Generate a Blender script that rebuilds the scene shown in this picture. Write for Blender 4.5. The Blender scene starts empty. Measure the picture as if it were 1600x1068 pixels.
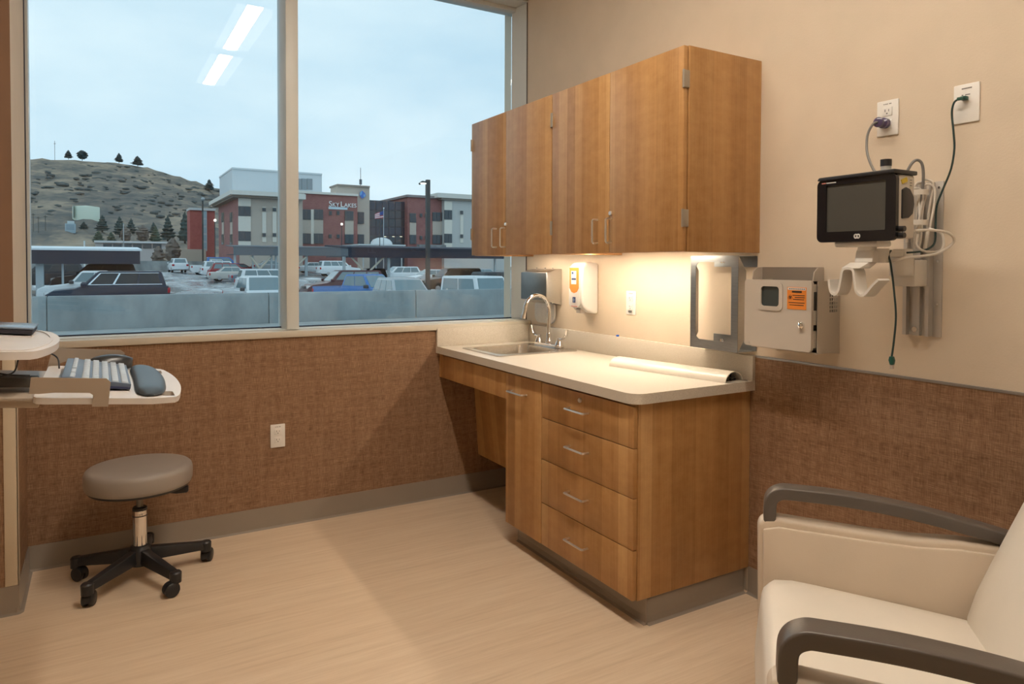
import bpy, bmesh, math, random
from mathutils import Vector, Matrix
random.seed(7)
SC = bpy.context.scene
COL = SC.collection
# ---------------------------------------------------------------- camera (fitted to the room: 24.6 mm lens, levelled with a shift)
F_PX, YAW, PITCH, ROLL, CY = 1094.27, math.radians(30.4616), math.radians(1.3106), math.radians(0.1935), 438.88
EYE = Vector((0, 0, 1.3245))
FWD = Vector((math.sin(YAW)*math.cos(PITCH), math.cos(YAW)*math.cos(PITCH), -math.sin(PITCH)))
_r = Vector((math.cos(YAW), -math.sin(YAW), 0)); _u = _r.cross(FWD)
RGT = _r*math.cos(ROLL) + _u*math.sin(ROLL)
UPV = _u*math.cos(ROLL) - _r*math.sin(ROLL)
cam_d = bpy.data.cameras.new('camera'); cam = bpy.data.objects.new('camera', cam_d); COL.objects.link(cam)
cam_d.sensor_width = 36; cam_d.lens = F_PX/1600*36; cam_d.shift_y = -(534-CY)/1600
cam_d.clip_start = 0.05; cam_d.clip_end = 3000
cam.matrix_world = Matrix(((RGT.x, UPV.x, -FWD.x, EYE.x), (RGT.y, UPV.y, -FWD.y, EYE.y), (RGT.z, UPV.z, -FWD.z, EYE.z), (0, 0, 0, 1)))
SC.camera = cam
# ---------------------------------------------------------------- exposure and sky
SC.view_settings.view_transform = 'Standard'; SC.view_settings.look = 'None'
SC.view_settings.exposure = 0.0; SC.view_settings.gamma = 1.0; SC.view_settings.use_curve_mapping = False
TROFFER_W = 70.0       # emission of the ceiling lamps' lenses
CEIL_PANEL_W = 0.9
UNDERCAB_W = 98.0     # emission of the strip under the wall cabinets
world = bpy.data.worlds.new('overcast_sky'); SC.world = world; world.use_nodes = True
nt = world.node_tree; nt.nodes.clear()
def wn(t, **k):
    n = nt.nodes.new(t)
    for a, b in k.items(): setattr(n, a, b)
    return n
wo = wn('ShaderNodeOutputWorld'); bg = wn('ShaderNodeBackground'); tc = wn('ShaderNodeTexCoord'); mp = wn('ShaderNodeMapping')
n1 = wn('ShaderNodeTexNoise'); rp = wn('ShaderNodeValToRGB')
mp.inputs['Scale'].default_value = (1.0, 1.0, 2.6)
n1.inputs['Scale'].default_value = 2.1; n1.inputs['Detail'].default_value = 5; n1.inputs['Roughness'].default_value = .5
rp.color_ramp.elements[0].position = .30; rp.color_ramp.elements[0].color = (.44, .65, .80, 1)
rp.color_ramp.elements[1].position = .66; rp.color_ramp.elements[1].color = (.70, .85, .92, 1)
nt.links.new(tc.outputs['Generated'], mp.inputs['Vector']); nt.links.new(mp.outputs[0], n1.inputs['Vector'])
nt.links.new(n1.outputs['Fac'], rp.inputs['Fac']); nt.links.new(rp.outputs[0], bg.inputs['Color']); nt.links.new(bg.outputs[0], wo.inputs['Surface'])
bg.inputs['Strength'].default_value = 1.22
# ---------------------------------------------------------------- materials
def srgb(h):
    h = h.lstrip('#'); c = [int(h[i:i+2], 16)/255 for i in (0, 2, 4)]
    return tuple((x/12.92 if x <= .04045 else ((x+.055)/1.055)**2.4) for x in c) + (1,)
MATS = {}
def mat(name, col, rough=.5, metal=0., var=0., vs=6., bump=0., bs=60., spec=.5, stretch=(1, 1, 1), emit=None, es=0., trans=0., alpha=1., coat=0.):
    if name in MATS: return MATS[name]
    m = bpy.data.materials.new(name); m.use_nodes = True; t = m.node_tree; N = t.nodes; b = N['Principled BSDF']
    c = srgb(col) if isinstance(col, str) else tuple(col) + (1,)
    b.inputs['Base Color'].default_value = c; b.inputs['Roughness'].default_value = rough; b.inputs['Metallic'].default_value = metal
    b.inputs['Specular IOR Level'].default_value = spec; b.inputs['Transmission Weight'].default_value = trans; b.inputs['Alpha'].default_value = alpha
    b.inputs['Coat Weight'].default_value = coat
    if emit: b.inputs['Emission Color'].default_value = srgb(emit); b.inputs['Emission Strength'].default_value = es
    co = N.new('ShaderNodeTexCoord'); mp = N.new('ShaderNodeMapping'); mp.inputs['Scale'].default_value = stretch
    t.links.new(co.outputs['Object'], mp.inputs['Vector'])
    n = N.new('ShaderNodeTexNoise'); n.inputs['Scale'].default_value = vs; n.inputs['Detail'].default_value = 6
    t.links.new(mp.outputs[0], n.inputs['Vector'])
    v = max(var, .03)
    r = N.new('ShaderNodeValToRGB'); r.color_ramp.elements[0].position = .3; r.color_ramp.elements[1].position = .7
    r.color_ramp.elements[0].color = tuple(x*(1-v) for x in c[:3]) + (1,); r.color_ramp.elements[1].color = tuple(min(1, x*(1+v)) for x in c[:3]) + (1,)
    t.links.new(n.outputs['Fac'], r.inputs['Fac']); t.links.new(r.outputs[0], b.inputs['Base Color'])
    if bump:
        n2 = N.new('ShaderNodeTexNoise'); n2.inputs['Scale'].default_value = bs; n2.inputs['Detail'].default_value = 3
        t.links.new(mp.outputs[0], n2.inputs['Vector'])
        bu = N.new('ShaderNodeBump'); bu.inputs['Strength'].default_value = bump; bu.inputs['Distance'].default_value = .01
        t.links.new(n2.outputs['Fac'], bu.inputs['Height']); t.links.new(bu.outputs[0], b.inputs['Normal'])
    MATS[name] = m; return m
def node_mat(name, fn):
    if name in MATS: return MATS[name]
    m = bpy.data.materials.new(name); m.use_nodes = True; t = m.node_tree
    fn(t, t.nodes, t.nodes['Principled BSDF']); MATS[name] = m; return m
def ramp(t, fac, stops):
    r = t.nodes.new('ShaderNodeValToRGB'); e = r.color_ramp.elements
    e[0].position, e[0].color = stops[0]; e[1].position, e[1].color = stops[-1]
    for p, c in stops[1:-1]:
        x = e.new(p); x.color = c
    t.links.new(fac, r.inputs['Fac']); return r.outputs[0]
def noise(t, vec, scale, detail=4, rough=.5, dims='3D'):
    n = t.nodes.new('ShaderNodeTexNoise'); n.noise_dimensions = dims; n.inputs['Scale'].default_value = scale; n.inputs['Detail'].default_value = detail; n.inputs['Roughness'].default_value = rough
    if vec: t.links.new(vec, n.inputs['Vector'])
    return n.outputs['Fac']
def mixc(t, fac, a, b, mode='MIX'):
    m = t.nodes.new('ShaderNodeMix'); m.data_type = 'RGBA'; m.blend_type = mode
    if isinstance(fac, (int, float)): m.inputs[0].default_value = fac
    else: t.links.new(fac, m.inputs[0])
    for s, x in ((6, a), (7, b)):
        if isinstance(x, tuple): m.inputs[s].default_value = x
        else: t.links.new(x, m.inputs[s])
    return m.outputs[2]
def mth(t, op, a, b=None):
    m = t.nodes.new('ShaderNodeMath'); m.operation = op
    for i, x in enumerate((a, b)):
        if x is None: continue
        if isinstance(x, (int, float)): m.inputs[i].default_value = x
        else: t.links.new(x, m.inputs[i])
    return m.outputs[0]
def pos_xyz(t):
    g = t.nodes.new('ShaderNodeNewGeometry'); s = t.nodes.new('ShaderNodeSeparateXYZ'); t.links.new(g.outputs['Position'], s.inputs[0]); return g.outputs['Position'], s.outputs
def vec(t, x, y, z):
    c = t.nodes.new('ShaderNodeCombineXYZ')
    for i, v in enumerate((x, y, z)):
        if isinstance(v, (int, float)): c.inputs[i].default_value = v
        else: t.links.new(v, c.inputs[i])
    return c.outputs[0]
def wood_fn(t, N, b):
    p, s = pos_xyz(t)
    st = mth(t, 'ADD', s[0], s[1])                     # across the grain, on either face
    st2 = mth(t, 'ADD', mth(t, 'ADD', st, 3.3), mth(t, 'MULTIPLY', noise(t, vec(t, mth(t, 'MULTIPLY', st, 6), 0, mth(t, 'MULTIPLY', s[2], .5)), 1.0, 1), .02))
    vo = N.new('ShaderNodeTexVoronoi'); vo.voronoi_dimensions = '1D'; vo.inputs['Scale'].default_value = 17; t.links.new(st2, vo.inputs['W'])
    vo.inputs['Randomness'].default_value = .7
    sep = N.new('ShaderNodeSeparateColor'); t.links.new(vo.outputs['Color'], sep.inputs[0])
    base = ramp(t, sep.outputs[0], [(0, (0.271, 0.122, 0.034, 1)), (.25, (0.399, 0.198, 0.066, 1)), (.55, (0.503, 0.279, 0.108, 1)), (1, (0.665, 0.405, 0.180, 1))])
    soft = noise(t, vec(t, mth(t, 'MULTIPLY', st, 22), 0, mth(t, 'MULTIPLY', s[2], .8)), 1.0, 3)
    c1 = mixc(t, .30, base, ramp(t, soft, [(.32, (0.333, 0.149, 0.046, 1)), (.5, (0.489, 0.257, 0.096, 1)), (.66, (0.622, 0.371, 0.162, 1))]))
    grain = noise(t, vec(t, mth(t, 'MULTIPLY', st, 210), 0, mth(t, 'MULTIPLY', s[2], 6)), 1.0, 4, .6)
    fleck = noise(t, vec(t, mth(t, 'MULTIPLY', st, 14), 5, mth(t, 'MULTIPLY', s[2], 22)), 1.0, 4, .6)
    c2 = mixc(t, .18, c1, ramp(t, grain, [(.3, (0.267, 0.120, 0.036, 1)), (.7, (0.667, 0.395, 0.174, 1))]))
    c3 = mixc(t, .16, c2, ramp(t, fleck, [(.35, (0.312, 0.144, 0.048, 1)), (.65, (0.667, 0.407, 0.180, 1))]))
    t.links.new(c3, b.inputs['Base Color']); b.inputs['Roughness'].default_value = .38; b.inputs['Specular IOR Level'].default_value = .4
def linen_fn(t, N, b):
    p, s = pos_xyz(t)
    st = mth(t, 'ADD', s[0], s[1])
    h = noise(t, vec(t, mth(t, 'MULTIPLY', st, 26), 0, mth(t, 'MULTIPLY', s[2], 420)), 1.0, 3, .6)
    v = noise(t, vec(t, mth(t, 'MULTIPLY', st, 420), 7, mth(t, 'MULTIPLY', s[2], 26)), 1.0, 3, .6)
    c = mth(t, 'MULTIPLY', mth(t, 'ADD', h, v), .5)
    big = noise(t, vec(t, mth(t, 'MULTIPLY', st, 40), 3, mth(t, 'MULTIPLY', s[2], 4)), 1.0, 2)
    big2 = noise(t, vec(t, mth(t, 'MULTIPLY', st, 4), 9, mth(t, 'MULTIPLY', s[2], 60)), 1.0, 2)
    c = mth(t, 'ADD', c, mth(t, 'MULTIPLY', mth(t, 'SUBTRACT', mth(t, 'MULTIPLY', mth(t, 'ADD', big, big2), .5), .5), .35))
    col = ramp(t, c, [(.33, (.145, .077, .042, 1)), (.48, (.255, .145, .082, 1)), (.66, (.41, .26, .16, 1))])
    t.links.new(col, b.inputs['Base Color']); b.inputs['Roughness'].default_value = .62; b.inputs['Specular IOR Level'].default_value = .3
    bu = N.new('ShaderNodeBump'); bu.inputs['Strength'].default_value = .25; bu.inputs['Distance'].default_value = .002
    t.links.new(c, bu.inputs['Height']); t.links.new(bu.outputs[0], b.inputs['Normal'])
def floor_fn(t, N, b):
    p, s = pos_xyz(t)
    f1 = noise(t, vec(t, mth(t, 'MULTIPLY', s[0], 3.2), mth(t, 'MULTIPLY', s[1], 75), 0), 1.0, 5, .65)
    f2 = noise(t, vec(t, mth(t, 'MULTIPLY', s[0], 1.1), mth(t, 'MULTIPLY', s[1], 20), 4), 1.0, 4, .55)
    f3 = noise(t, vec(t, mth(t, 'MULTIPLY', s[0], 9), mth(t, 'MULTIPLY', s[1], 240), 9), 1.0, 2, .5)
    m = mth(t, 'ADD', mth(t, 'MULTIPLY', f1, .5), mth(t, 'ADD', mth(t, 'MULTIPLY', f2, .35), mth(t, 'MULTIPLY', f3, .15)))
    col = ramp(t, m, [(.30, (.58, .43, .29, 1)), (.46, (.69, .53, .375, 1)), (.56, (.735, .58, .42, 1)), (.70, (.79, .635, .475, 1))])
    t.links.new(col, b.inputs['Base Color']); b.inputs['Roughness'].default_value = .42; b.inputs['Specular IOR Level'].default_value = .4
def quartz_fn(t, N, b):
    p, s = pos_xyz(t)
    a = noise(t, p, 420, 2, .5); c = noise(t, p, 900, 1, .5)
    col = mixc(t, .5, ramp(t, a, [(.33, (.40, .34, .27, 1)), (.47, (.66, .60, .51, 1)), (.7, (.74, .69, .60, 1))]), ramp(t, c, [(.35, (.45, .40, .33, 1)), (.6, (.72, .66, .57, 1))]))
    t.links.new(col, b.inputs['Base Color']); b.inputs['Roughness'].default_value = .32
def glass_fn(t, N, b):
    o = N['Material Output']; tr = N.new('ShaderNodeBsdfTransparent'); gl = N.new('ShaderNodeBsdfGlossy'); fr = N.new('ShaderNodeFresnel'); mx = N.new('ShaderNodeMixShader')
    gl.inputs['Roughness'].default_value = 0.0; gl.inputs['Color'].default_value = (1, 1, 1, 1); fr.inputs['IOR'].default_value = 1.45
    tr.inputs['Color'].default_value = (.965, .985, .985, 1)
    t.links.new(fr.outputs[0], mx.inputs[0]); t.links.new(tr.outputs[0], mx.inputs[1]); t.links.new(gl.outputs[0], mx.inputs[2]); t.links.new(mx.outputs[0], o.inputs['Surface'])
def brick_fn(c1, c2):
    def f(t, N, b):
        p, s = pos_xyz(t)
        a = noise(t, p, .9, 5, .6); z = noise(t, vec(t, mth(t, 'MULTIPLY', s[0], 2), mth(t, 'MULTIPLY', s[1], 2), mth(t, 'MULTIPLY', s[2], 9)), 1, 3)
        t.links.new(ramp(t, mth(t, 'MULTIPLY', mth(t, 'ADD', a, z), .5), [(.35, c1), (.65, c2)]), b.inputs['Base Color']); b.inputs['Roughness'].default_value = .85
    return f
def lot_fn(t, N, b):
    p, s = pos_xyz(t)
    a = noise(t, vec(t, mth(t, 'MULTIPLY', s[0], .35), mth(t, 'MULTIPLY', s[1], .12), 0), 1.0, 6, .65)
    col = ramp(t, a, [(.44, (.12, .135, .15, 1)), (.54, (.22, .245, .265, 1)), (.60, (.52, .56, .58, 1)), (.74, (.74, .78, .80, 1))])
    t.links.new(col, b.inputs['Base Color'])
    t.links.new(ramp(t, a, [(.44, (.12, .12, .12, 1)), (.58, (.7, .7, .7, 1))]), b.inputs['Roughness'])
def concrete_fn(t, N, b):
    p, s = pos_xyz(t)
    a = noise(t, vec(t, mth(t, 'MULTIPLY', s[0], .9), mth(t, 'MULTIPLY', s[1], .9), mth(t, 'MULTIPLY', s[2], .5)), 1.0, 6, .6)
    t.links.new(ramp(t, a, [(.3, (.18, .215, .225, 1)), (.5, (.27, .31, .32, 1)), (.7, (.36, .40, .405, 1))]), b.inputs['Base Color']); b.inputs['Roughness'].default_value = .75
def hill_fn(t, N, b):
    p, s = pos_xyz(t)
    def f(kx, kz, k, det): return noise(t, vec(t, mth(t, 'MULTIPLY', s[0], kx), mth(t, 'MULTIPLY', s[1], kx*.15), mth(t, 'MULTIPLY', s[2], kz)), k, det, .62)
    m = mth(t, 'ADD', mth(t, 'MULTIPLY', f(.016, .06, 1, 4), .42), mth(t, 'ADD', mth(t, 'MULTIPLY', f(.07, .30, 1, 5), .40), mth(t, 'MULTIPLY', f(.25, .9, 1, 3), .18)))
    t.links.new(ramp(t, m, [(.38, (.075, .088, .095, 1)), (.46, (.125, .128, .122, 1)), (.52, (.20, .178, .150, 1)), (.58, (.31, .255, .195, 1)), (.70, (.41, .335, .26, 1))]), b.inputs['Base Color']); b.inputs['Roughness'].default_value = .95; b.inputs['Specular IOR Level'].default_value = .1
WOOD = node_mat('wood_laminate', wood_fn); LINEN = node_mat('brown_linen_vinyl', linen_fn); FLOORM = node_mat('wood_grain_sheet_floor', floor_fn)
QUARTZ = node_mat('speckled_quartz', quartz_fn); GLASS = node_mat('window_glass', glass_fn)
BRICK = node_mat('hospital_brick', brick_fn((.25, .105, .105, 1), (.36, .165, .155, 1))); REDBRICK = node_mat('red_brick', brick_fn((.30, .06, .06, 1), (.42, .11, .10, 1)))
LOT = node_mat('slushy_asphalt', lot_fn); CONC = node_mat('weathered_concrete', concrete_fn); HILL = node_mat('scrub_hillside', hill_fn)
PAINT = mat('wall_paint', (.66, .555, .43), .75, var=.02, bump=.06, bs=180)
CEILP = mat('ceiling_paint', (.80, .78, .72), .85)
RUBBER = mat('taupe_rubber_base', (.29, .245, .20), .30, var=.04)
ALU = mat('painted_aluminium', (.66, .68, .66), .45, var=.02)
DARKGAP = mat('black_gasket', (.012, .02, .045), .5)
STEEL = mat('brushed_steel', (.58, .57, .55), .30, metal=1., var=.05, vs=30, stretch=(1, 1, 20))
SATIN = mat('satin_nickel', (.86, .84, .82), .32, metal=1.)
CHROME = mat('chrome', (.82, .82, .82), .07, metal=1.)
WHITEP = mat('white_plastic', (.80, .78, .74), .35); OFFW = mat('ivory_plastic', (.72, .68, .62), .4)
BLACKP = mat('black_plastic', (.018, .018, .02), .42, bump=.05, bs=300); BLACKG = mat('gloss_black', (.010, .010, .012), .12)
DARKG = mat('dark_grey', (.06, .06, .065), .5)
# ---------------------------------------------------------------- mesh helpers
ORI = {}
def cr(pts, k=8, closed=False):
    P = [Vector(p) for p in pts]; out = []; n = len(P)
    for i in range(n if closed else n-1):
        if closed: a, b, c, d = P[(i-1) % n], P[i], P[(i+1) % n], P[(i+2) % n]
        else: a, b, c, d = P[max(0, i-1)], P[i], P[i+1], P[min(n-1, i+2)]
        for j in range(k):
            t = j/k
            out.append(.5*((2*b) + (c-a)*t + (2*a-5*b+4*c-d)*t*t + (3*b-a-3*c+d)*t**3))
    if not closed: out.append(P[-1])
    return out
def rrect(x0, x1, y0, y1, r, k=5):
    o = []
    for cx, cy, a in ((x1-r, y1-r, 0), (x0+r, y1-r, 90), (x0+r, y0+r, 180), (x1-r, y0+r, 270)):
        for i in range(k+1):
            t = math.radians(a + 90*i/k); o.append((cx+r*math.cos(t), cy+r*math.sin(t)))
    return o
def circ(cx, cy, r, n=16, ry=None):
    return [(cx+r*math.cos(2*math.pi*i/n), cy+(ry or r)*math.sin(2*math.pi*i/n)) for i in range(n)]
class MB:
    def __init__(s): s.bm = bmesh.new()
    def _add(s, verts, faces, bev=0, seg=2, M=None):
        b = bmesh.new(); vs = [b.verts.new(v) for v in verts]
        for f in faces:
            try: b.faces.new([vs[i] for i in f])
            except ValueError: pass
        bmesh.ops.recalc_face_normals(b, faces=b.faces)
        if bev:
            es = [e for e in b.edges if e.is_manifold and e.calc_face_angle(0) > .5]
            bmesh.ops.bevel(b, geom=es, offset=bev, segments=seg, profile=.5, affect='EDGES', clamp_overlap=True)
        if M is not None: bmesh.ops.transform(b, matrix=M, verts=b.verts)
        me = bpy.data.meshes.new('tmp'); b.to_mesh(me); b.free(); s.bm.from_mesh(me); bpy.data.meshes.remove(me); return s
    def box(s, x0, x1, y0, y1, z0, z1, bev=0, seg=2, M=None):
        v = [(x, y, z) for x in (x0, x1) for y in (y0, y1) for z in (z0, z1)]
        return s._add(v, [(0, 1, 3, 2), (4, 6, 7, 5), (0, 4, 5, 1), (2, 3, 7, 6), (0, 2, 6, 4), (1, 5, 7, 3)], bev, seg, M)
    def hexa(s, v8, bev=0, seg=2, M=None):      # bottom ring of four, top ring of four
        return s._add(v8, [(0, 1, 2, 3), (4, 5, 6, 7), (0, 1, 5, 4), (1, 2, 6, 5), (2, 3, 7, 6), (3, 0, 4, 7)], bev, seg, M)
    def prism(s, poly, axis, a0, a1, bev=0, seg=2, M=None):
        n = len(poly)
        def p(q, a):
            return {'x': (a, q[0], q[1]), 'y': (q[0], a, q[1]), 'z': (q[0], q[1], a)}[axis]
        v = [p(q, a0) for q in poly] + [p(q, a1) for q in poly]
        f = [tuple(range(n)), tuple(range(2*n-1, n-1, -1))] + [(i, (i+1) % n, n+(i+1) % n, n+i) for i in range(n)]
        return s._add(v, f, bev, seg, M)
    def plate(s, outer, holes, axis, a0, a1, M=None):
        def p(q, a):
            return {'x': (a, q[0], q[1]), 'y': (q[0], a, q[1]), 'z': (q[0], q[1], a)}[axis]
        b = bmesh.new(); loops = []
        for lp in [outer]+list(holes):
            vs = [b.verts.new(p(q, a0)) for q in lp]; loops.append(vs)
            for i in range(len(vs)): b.edges.new((vs[i], vs[(i+1) % len(vs)]))
        bmesh.ops.triangle_fill(b, edges=b.edges[:], use_beauty=True)
        d = Vector(p((0, 0), a1)) - Vector(p((0, 0), a0)); m = {}
        for fc in b.faces[:]:
            nv = []
            for v in fc.verts:
                if v not in m: m[v] = b.verts.new(v.co+d)
                nv.append(m[v])
            b.faces.new(nv)
        for vs in loops:
            for i in range(len(vs)):
                a, c = vs[i], vs[(i+1) % len(vs)]
                if a in m and c in m: b.faces.new((a, c, m[c], m[a]))
        bmesh.ops.recalc_face_normals(b, faces=b.faces)
        if M is not None: bmesh.ops.transform(b, matrix=M, verts=b.verts)
        me = bpy.data.meshes.new('tmp'); b.to_mesh(me); b.free(); s.bm.from_mesh(me); bpy.data.meshes.remove(me); return s
    def lathe(s, prof, c=(0, 0, 0), n=32, axis='z', M=None):
        v = []; f = []; k = len(prof)
        for i in range(n):
            a = 2*math.pi*i/n
            for r, h in prof:
                x, y = r*math.cos(a), r*math.sin(a)
                q = {'z': (x, y, h), 'x': (h, x, y), 'y': (x, h, y)}[axis]
                v.append((q[0]+c[0], q[1]+c[1], q[2]+c[2]))
        for i in range(n):
            for j in range(k-1):
                f.append((i*k+j, ((i+1) % n)*k+j, ((i+1) % n)*k+j+1, i*k+j+1))
        f.append(tuple(i*k for i in range(n))); f.append(tuple(i*k+k-1 for i in range(n)))
        return s._add(v, f, 0, 0, M)
    def cyl(s, p0, p1, r0, r1=None, n=16):
        return s.tube([p0, p1], r0, n, r_end=r1)
    def tube(s, pts, r, n=8, closed=False, r_end=None, flat=None):
        P = [Vector(p) for p in pts]; m = len(P); v = []; f = []
        ref = None
        for i in range(m):
            t = (P[(i+1) % m]-P[i-1]) if closed else (P[min(i+1, m-1)]-P[max(i-1, 0)])
            t.normalize()
            if ref is None:
                ref = Vector((0, 0, 1)) if abs(t.z) < .9 else Vector((1, 0, 0))
            x = t.cross(ref)
            if x.length < 1e-4: x = t.orthogonal()
            x.normalize(); y = x.cross(t).normalized(); ref = y
            rr = r if r_end is None else r + (r_end-r)*i/max(1, m-1)
            for j in range(n):
                a = 2*math.pi*j/n
                v.append(P[i] + x*math.cos(a)*rr*(flat[0] if flat else 1) + y*math.sin(a)*rr*(flat[1] if flat else 1))
        for i in range(m if closed else m-1):
            for j in range(n):
                k = (i+1) % m
                f.append((i*n+j, i*n+(j+1) % n, k*n+(j+1) % n, k*n+j))
        if not closed:
            f.append(tuple(range(n))); f.append(tuple((m-1)*n+j for j in range(n)))
        return s._add(v, f)
    def sphere(s, c, r, n=12, sc=(1, 1, 1)):
        k = n//2+1
        return s.lathe([(max(1e-4, r*math.sin(math.pi*i/(k-1)))*1, -r*math.cos(math.pi*i/(k-1))) for i in range(k)], (0, 0, 0), n, M=Matrix.Translation(c) @ Matrix.Diagonal((*sc, 1)))
    def mesh_in(s, me, M):
        b = bmesh.new(); b.from_mesh(me); bmesh.ops.transform(b, matrix=M, verts=b.verts)
        t = bpy.data.meshes.new('tmp'); b.to_mesh(t); b.free(); s.bm.from_mesh(t); bpy.data.meshes.remove(t); return s
    def build(s, name, m, parent=None, ang=40, loc=None):
        me = bpy.data.meshes.new(name)
        o3 = Vector((0, 0, 0))
        if parent is not None: o3 = ORI.get(parent.name, Vector((0, 0, 0)))
        elif loc is not None: o3 = Vector(loc)
        if o3.length: bmesh.ops.translate(s.bm, vec=-o3, verts=s.bm.verts)
        s.bm.to_mesh(me); s.bm.free()
        me.polygons.foreach_set('use_smooth', [True]*len(me.polygons)); me.set_sharp_from_angle(angle=math.radians(ang)); me.update()
        me.materials.append(m)
        o = bpy.data.objects.new(name, me); COL.objects.link(o)
        if parent is not None:
            o.parent = parent; ORI[o.name] = o3
        elif loc is not None: o.location = loc; ORI[o.name] = o3
        return o
def tag(o, label=None, cat=None, group=None, kind=None):
    if label: o['label'] = label
    if cat: o['category'] = cat
    if group: o['group'] = group
    if kind: o['kind'] = kind
    return o
def thing(name, label, cat, loc=(0, 0, 0), group=None, worldspace=True, rot=None):
    o = bpy.data.objects.new(name, None); COL.objects.link(o); o.location = loc; o.empty_display_size = .1
    if rot: o.rotation_euler = rot
    ORI[o.name] = Vector(loc) if worldspace else Vector((0, 0, 0))
    return tag(o, label, cat, group)
def struct(o, label): return tag(o, label, None, None, 'structure')
def text_me(body, size, depth=.0):
    c = bpy.data.curves.new('lettering', 'FONT'); c.body = body; c.size = size; c.extrude = depth; c.align_x = 'LEFT'
    o = bpy.data.objects.new('lettering', c); COL.objects.link(o)
    me = bpy.data.meshes.new_from_object(o.evaluated_get(bpy.context.evaluated_depsgraph_get()))
    bpy.data.objects.remove(o); return me
def ray(u, v): return FWD + RGT*((u-800)/F_PX) - UPV*((v-CY)/F_PX)
def PY(u, v, Y): d = ray(u, v); return EYE + d*(Y/d.y)
def PX(u, v, X): d = ray(u, v); return EYE + d*(X/d.x)
# ================================================================= THE ROOM
W, D, ZC = 2.2627, 3.6326, .864
XL, YS, CEIL, YG = -.2823, 3.217, 3.15, 3.82       # left return, its front face, ceiling, glass plane
YB, XW = -1.7, -1.05                                # wall behind the camera, wall beyond the left edge
struct(MB().box(XW-.1, W+.1, YB-.1, 3.95, -.12, 0).build('floor', FLOORM), 'beige wood-grain sheet floor of the exam room')
struct(MB().box(XW-.1, W+.1, YB-.1, 3.95, CEIL, CEIL+.12).build('ceiling', CEILP), 'plain pale ceiling of the exam room')
wr = struct(MB().box(W, W+.12, YB-.1, 3.95, 0, CEIL).build('wall_right', PAINT), 'warm beige painted wall behind the cabinets')
wp = MB().box(W-.004, W, YB, 1.940, .107, .960).build('wainscot_panel', LINEN, wr)
wcap = MB().box(W-.007, W, YB, 1.912, .958, .967, .001).build('wainscot_cap', mat('grey_metal_trim', (.34, .32, .30), .35, metal=.6), wr)
ww = struct(MB().box(XL, W, D, 3.95, 0, .955).build('wall_window', PAINT), 'low wall under the window clad in brown linen vinyl')
MB().box(XL, W, D-.004, D, .107, .953).build('wainscot_panel', LINEN, ww)
struct(MB().box(XL, W, D, 3.95, 2.935, CEIL).build('wall_window_head', PAINT), 'beige wall band above the window')
wl = struct(MB().box(XW, XL, YS, 3.95, 0, CEIL).build('wall_left', PAINT), 'beige wall return beside the window')
MB().box(XW, XL+.004, YS-.004, YS, .107, .985).build('wainscot_panel', LINEN, wl)
MB().box(XL, XL+.004, YS-.004, 3.628, .107, .985).build('wainscot_panel', LINEN, wl)
MB().box(XW, XL, YS-.003, YS, .985, CEIL).build('brown_panel', mat('flat_brown', (.235, .135, .080), .7), wl)  # upper front face of the return, darker brown than its side
gd = MB().box(XL-.036, XL+.007, YS-.008, YS-.004, .108, .985, .001).box(XL+.003, XL+.007, YS-.008, YS+.04, .108, .985, .001)
gd.build('corner_guard', mat('cream_corner_guard', (.60, .51, .38), .45), wl)
struct(MB().box(XW-.12, XW, YB-.1, YS, 0, CEIL).build('wall_side', PAINT), 'beige side wall that carries the computer arm')
struct(MB().box(XW-.12, W+.12, YB-.12, YB, 0, CEIL).build('wall_back', PAINT), 'beige wall opposite the window')
# coved rubber base: profile swept along each wall
def base_profile(k=5):
    return [(0, .107), (.003, .107), (.0035, .03)] + [(.0035+.012*(1-math.cos(math.radians(a))), .012-.012*math.sin(math.radians(a))+.0005) for a in (30, 60, 90)] + [(.017, 0), (0, 0)]
bp = base_profile()
struct(MB().prism([(D-.0045-o, z) for o, z in bp], 'x', XL, W-.02).build('baseboard_window', RUBBER), 'taupe rubber cove base under the window')
struct(MB().prism([(W-.0045-o, z) for o, z in bp], 'y', YB, 1.938).build('baseboard_right', RUBBER), 'taupe rubber cove base below the right wainscot')
bl = MB().prism([(YS-.0045-o, z) for o, z in bp], 'x', XW, XL+.006).prism([(XL+.0045+o, z) for o, z in bp], 'y', YS-.006, 3.622)
bl.lathe([(.0045, .107), (.0075, .107), (.008, .03), (.0125, .006), (.0215, 0)], (XL, YS, 0), 20)
struct(bl.build('baseboard_left', RUBBER), 'taupe rubber cove base wrapping the wall return')
# ---- window
win = struct(thing('window_1', None, None, (1.0, 3.8, .99)), 'two-light fixed window looking onto a hospital car park')
win['kind'] = 'structure'
MB().box(XL, W, 3.615, 3.70, .955, .986, .003).build('window_sill', mat('sill_paint', (.60, .55, .46), .45), win)
MB().box(XL, W, 3.70, 3.87, .955, .990).build('bottom_rail', ALU, win)
MB().box(-.268, W-.03, 3.80, 3.815, .990, .996).build('glazing_gasket', DARKGAP, win)
MB().box(XL, W, 3.672, 3.87, 2.925, 2.935).box(XL, W, 3.78, 3.87, 2.90, 2.925).build('head_rail', ALU, win)
MB().box(XL, -.2695, 3.79, 3.87, .99, 2.90).build('frame_jamb', ALU, win)
MB().box(XL, -.279, 3.765, 3.79, .99, 2.925).build('jamb_gasket', DARKGAP, win)
MB().hexa([(W-.001, 3.676, .99), (W, 3.676, .99), (W, 3.822, .99), (W-.022, 3.822, .99), (W-.001, 3.676, 2.925), (W, 3.676, 2.925), (W, 3.822, 2.925), (W-.022, 3.822, 2.925)]).build('frame_jamb', ALU, win)
MB().box(W-.003, W, 3.668, 3.676, .99, 2.925).build('jamb_gasket', mat('brown_sealant', (.08, .05, .035), .6), win)
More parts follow.
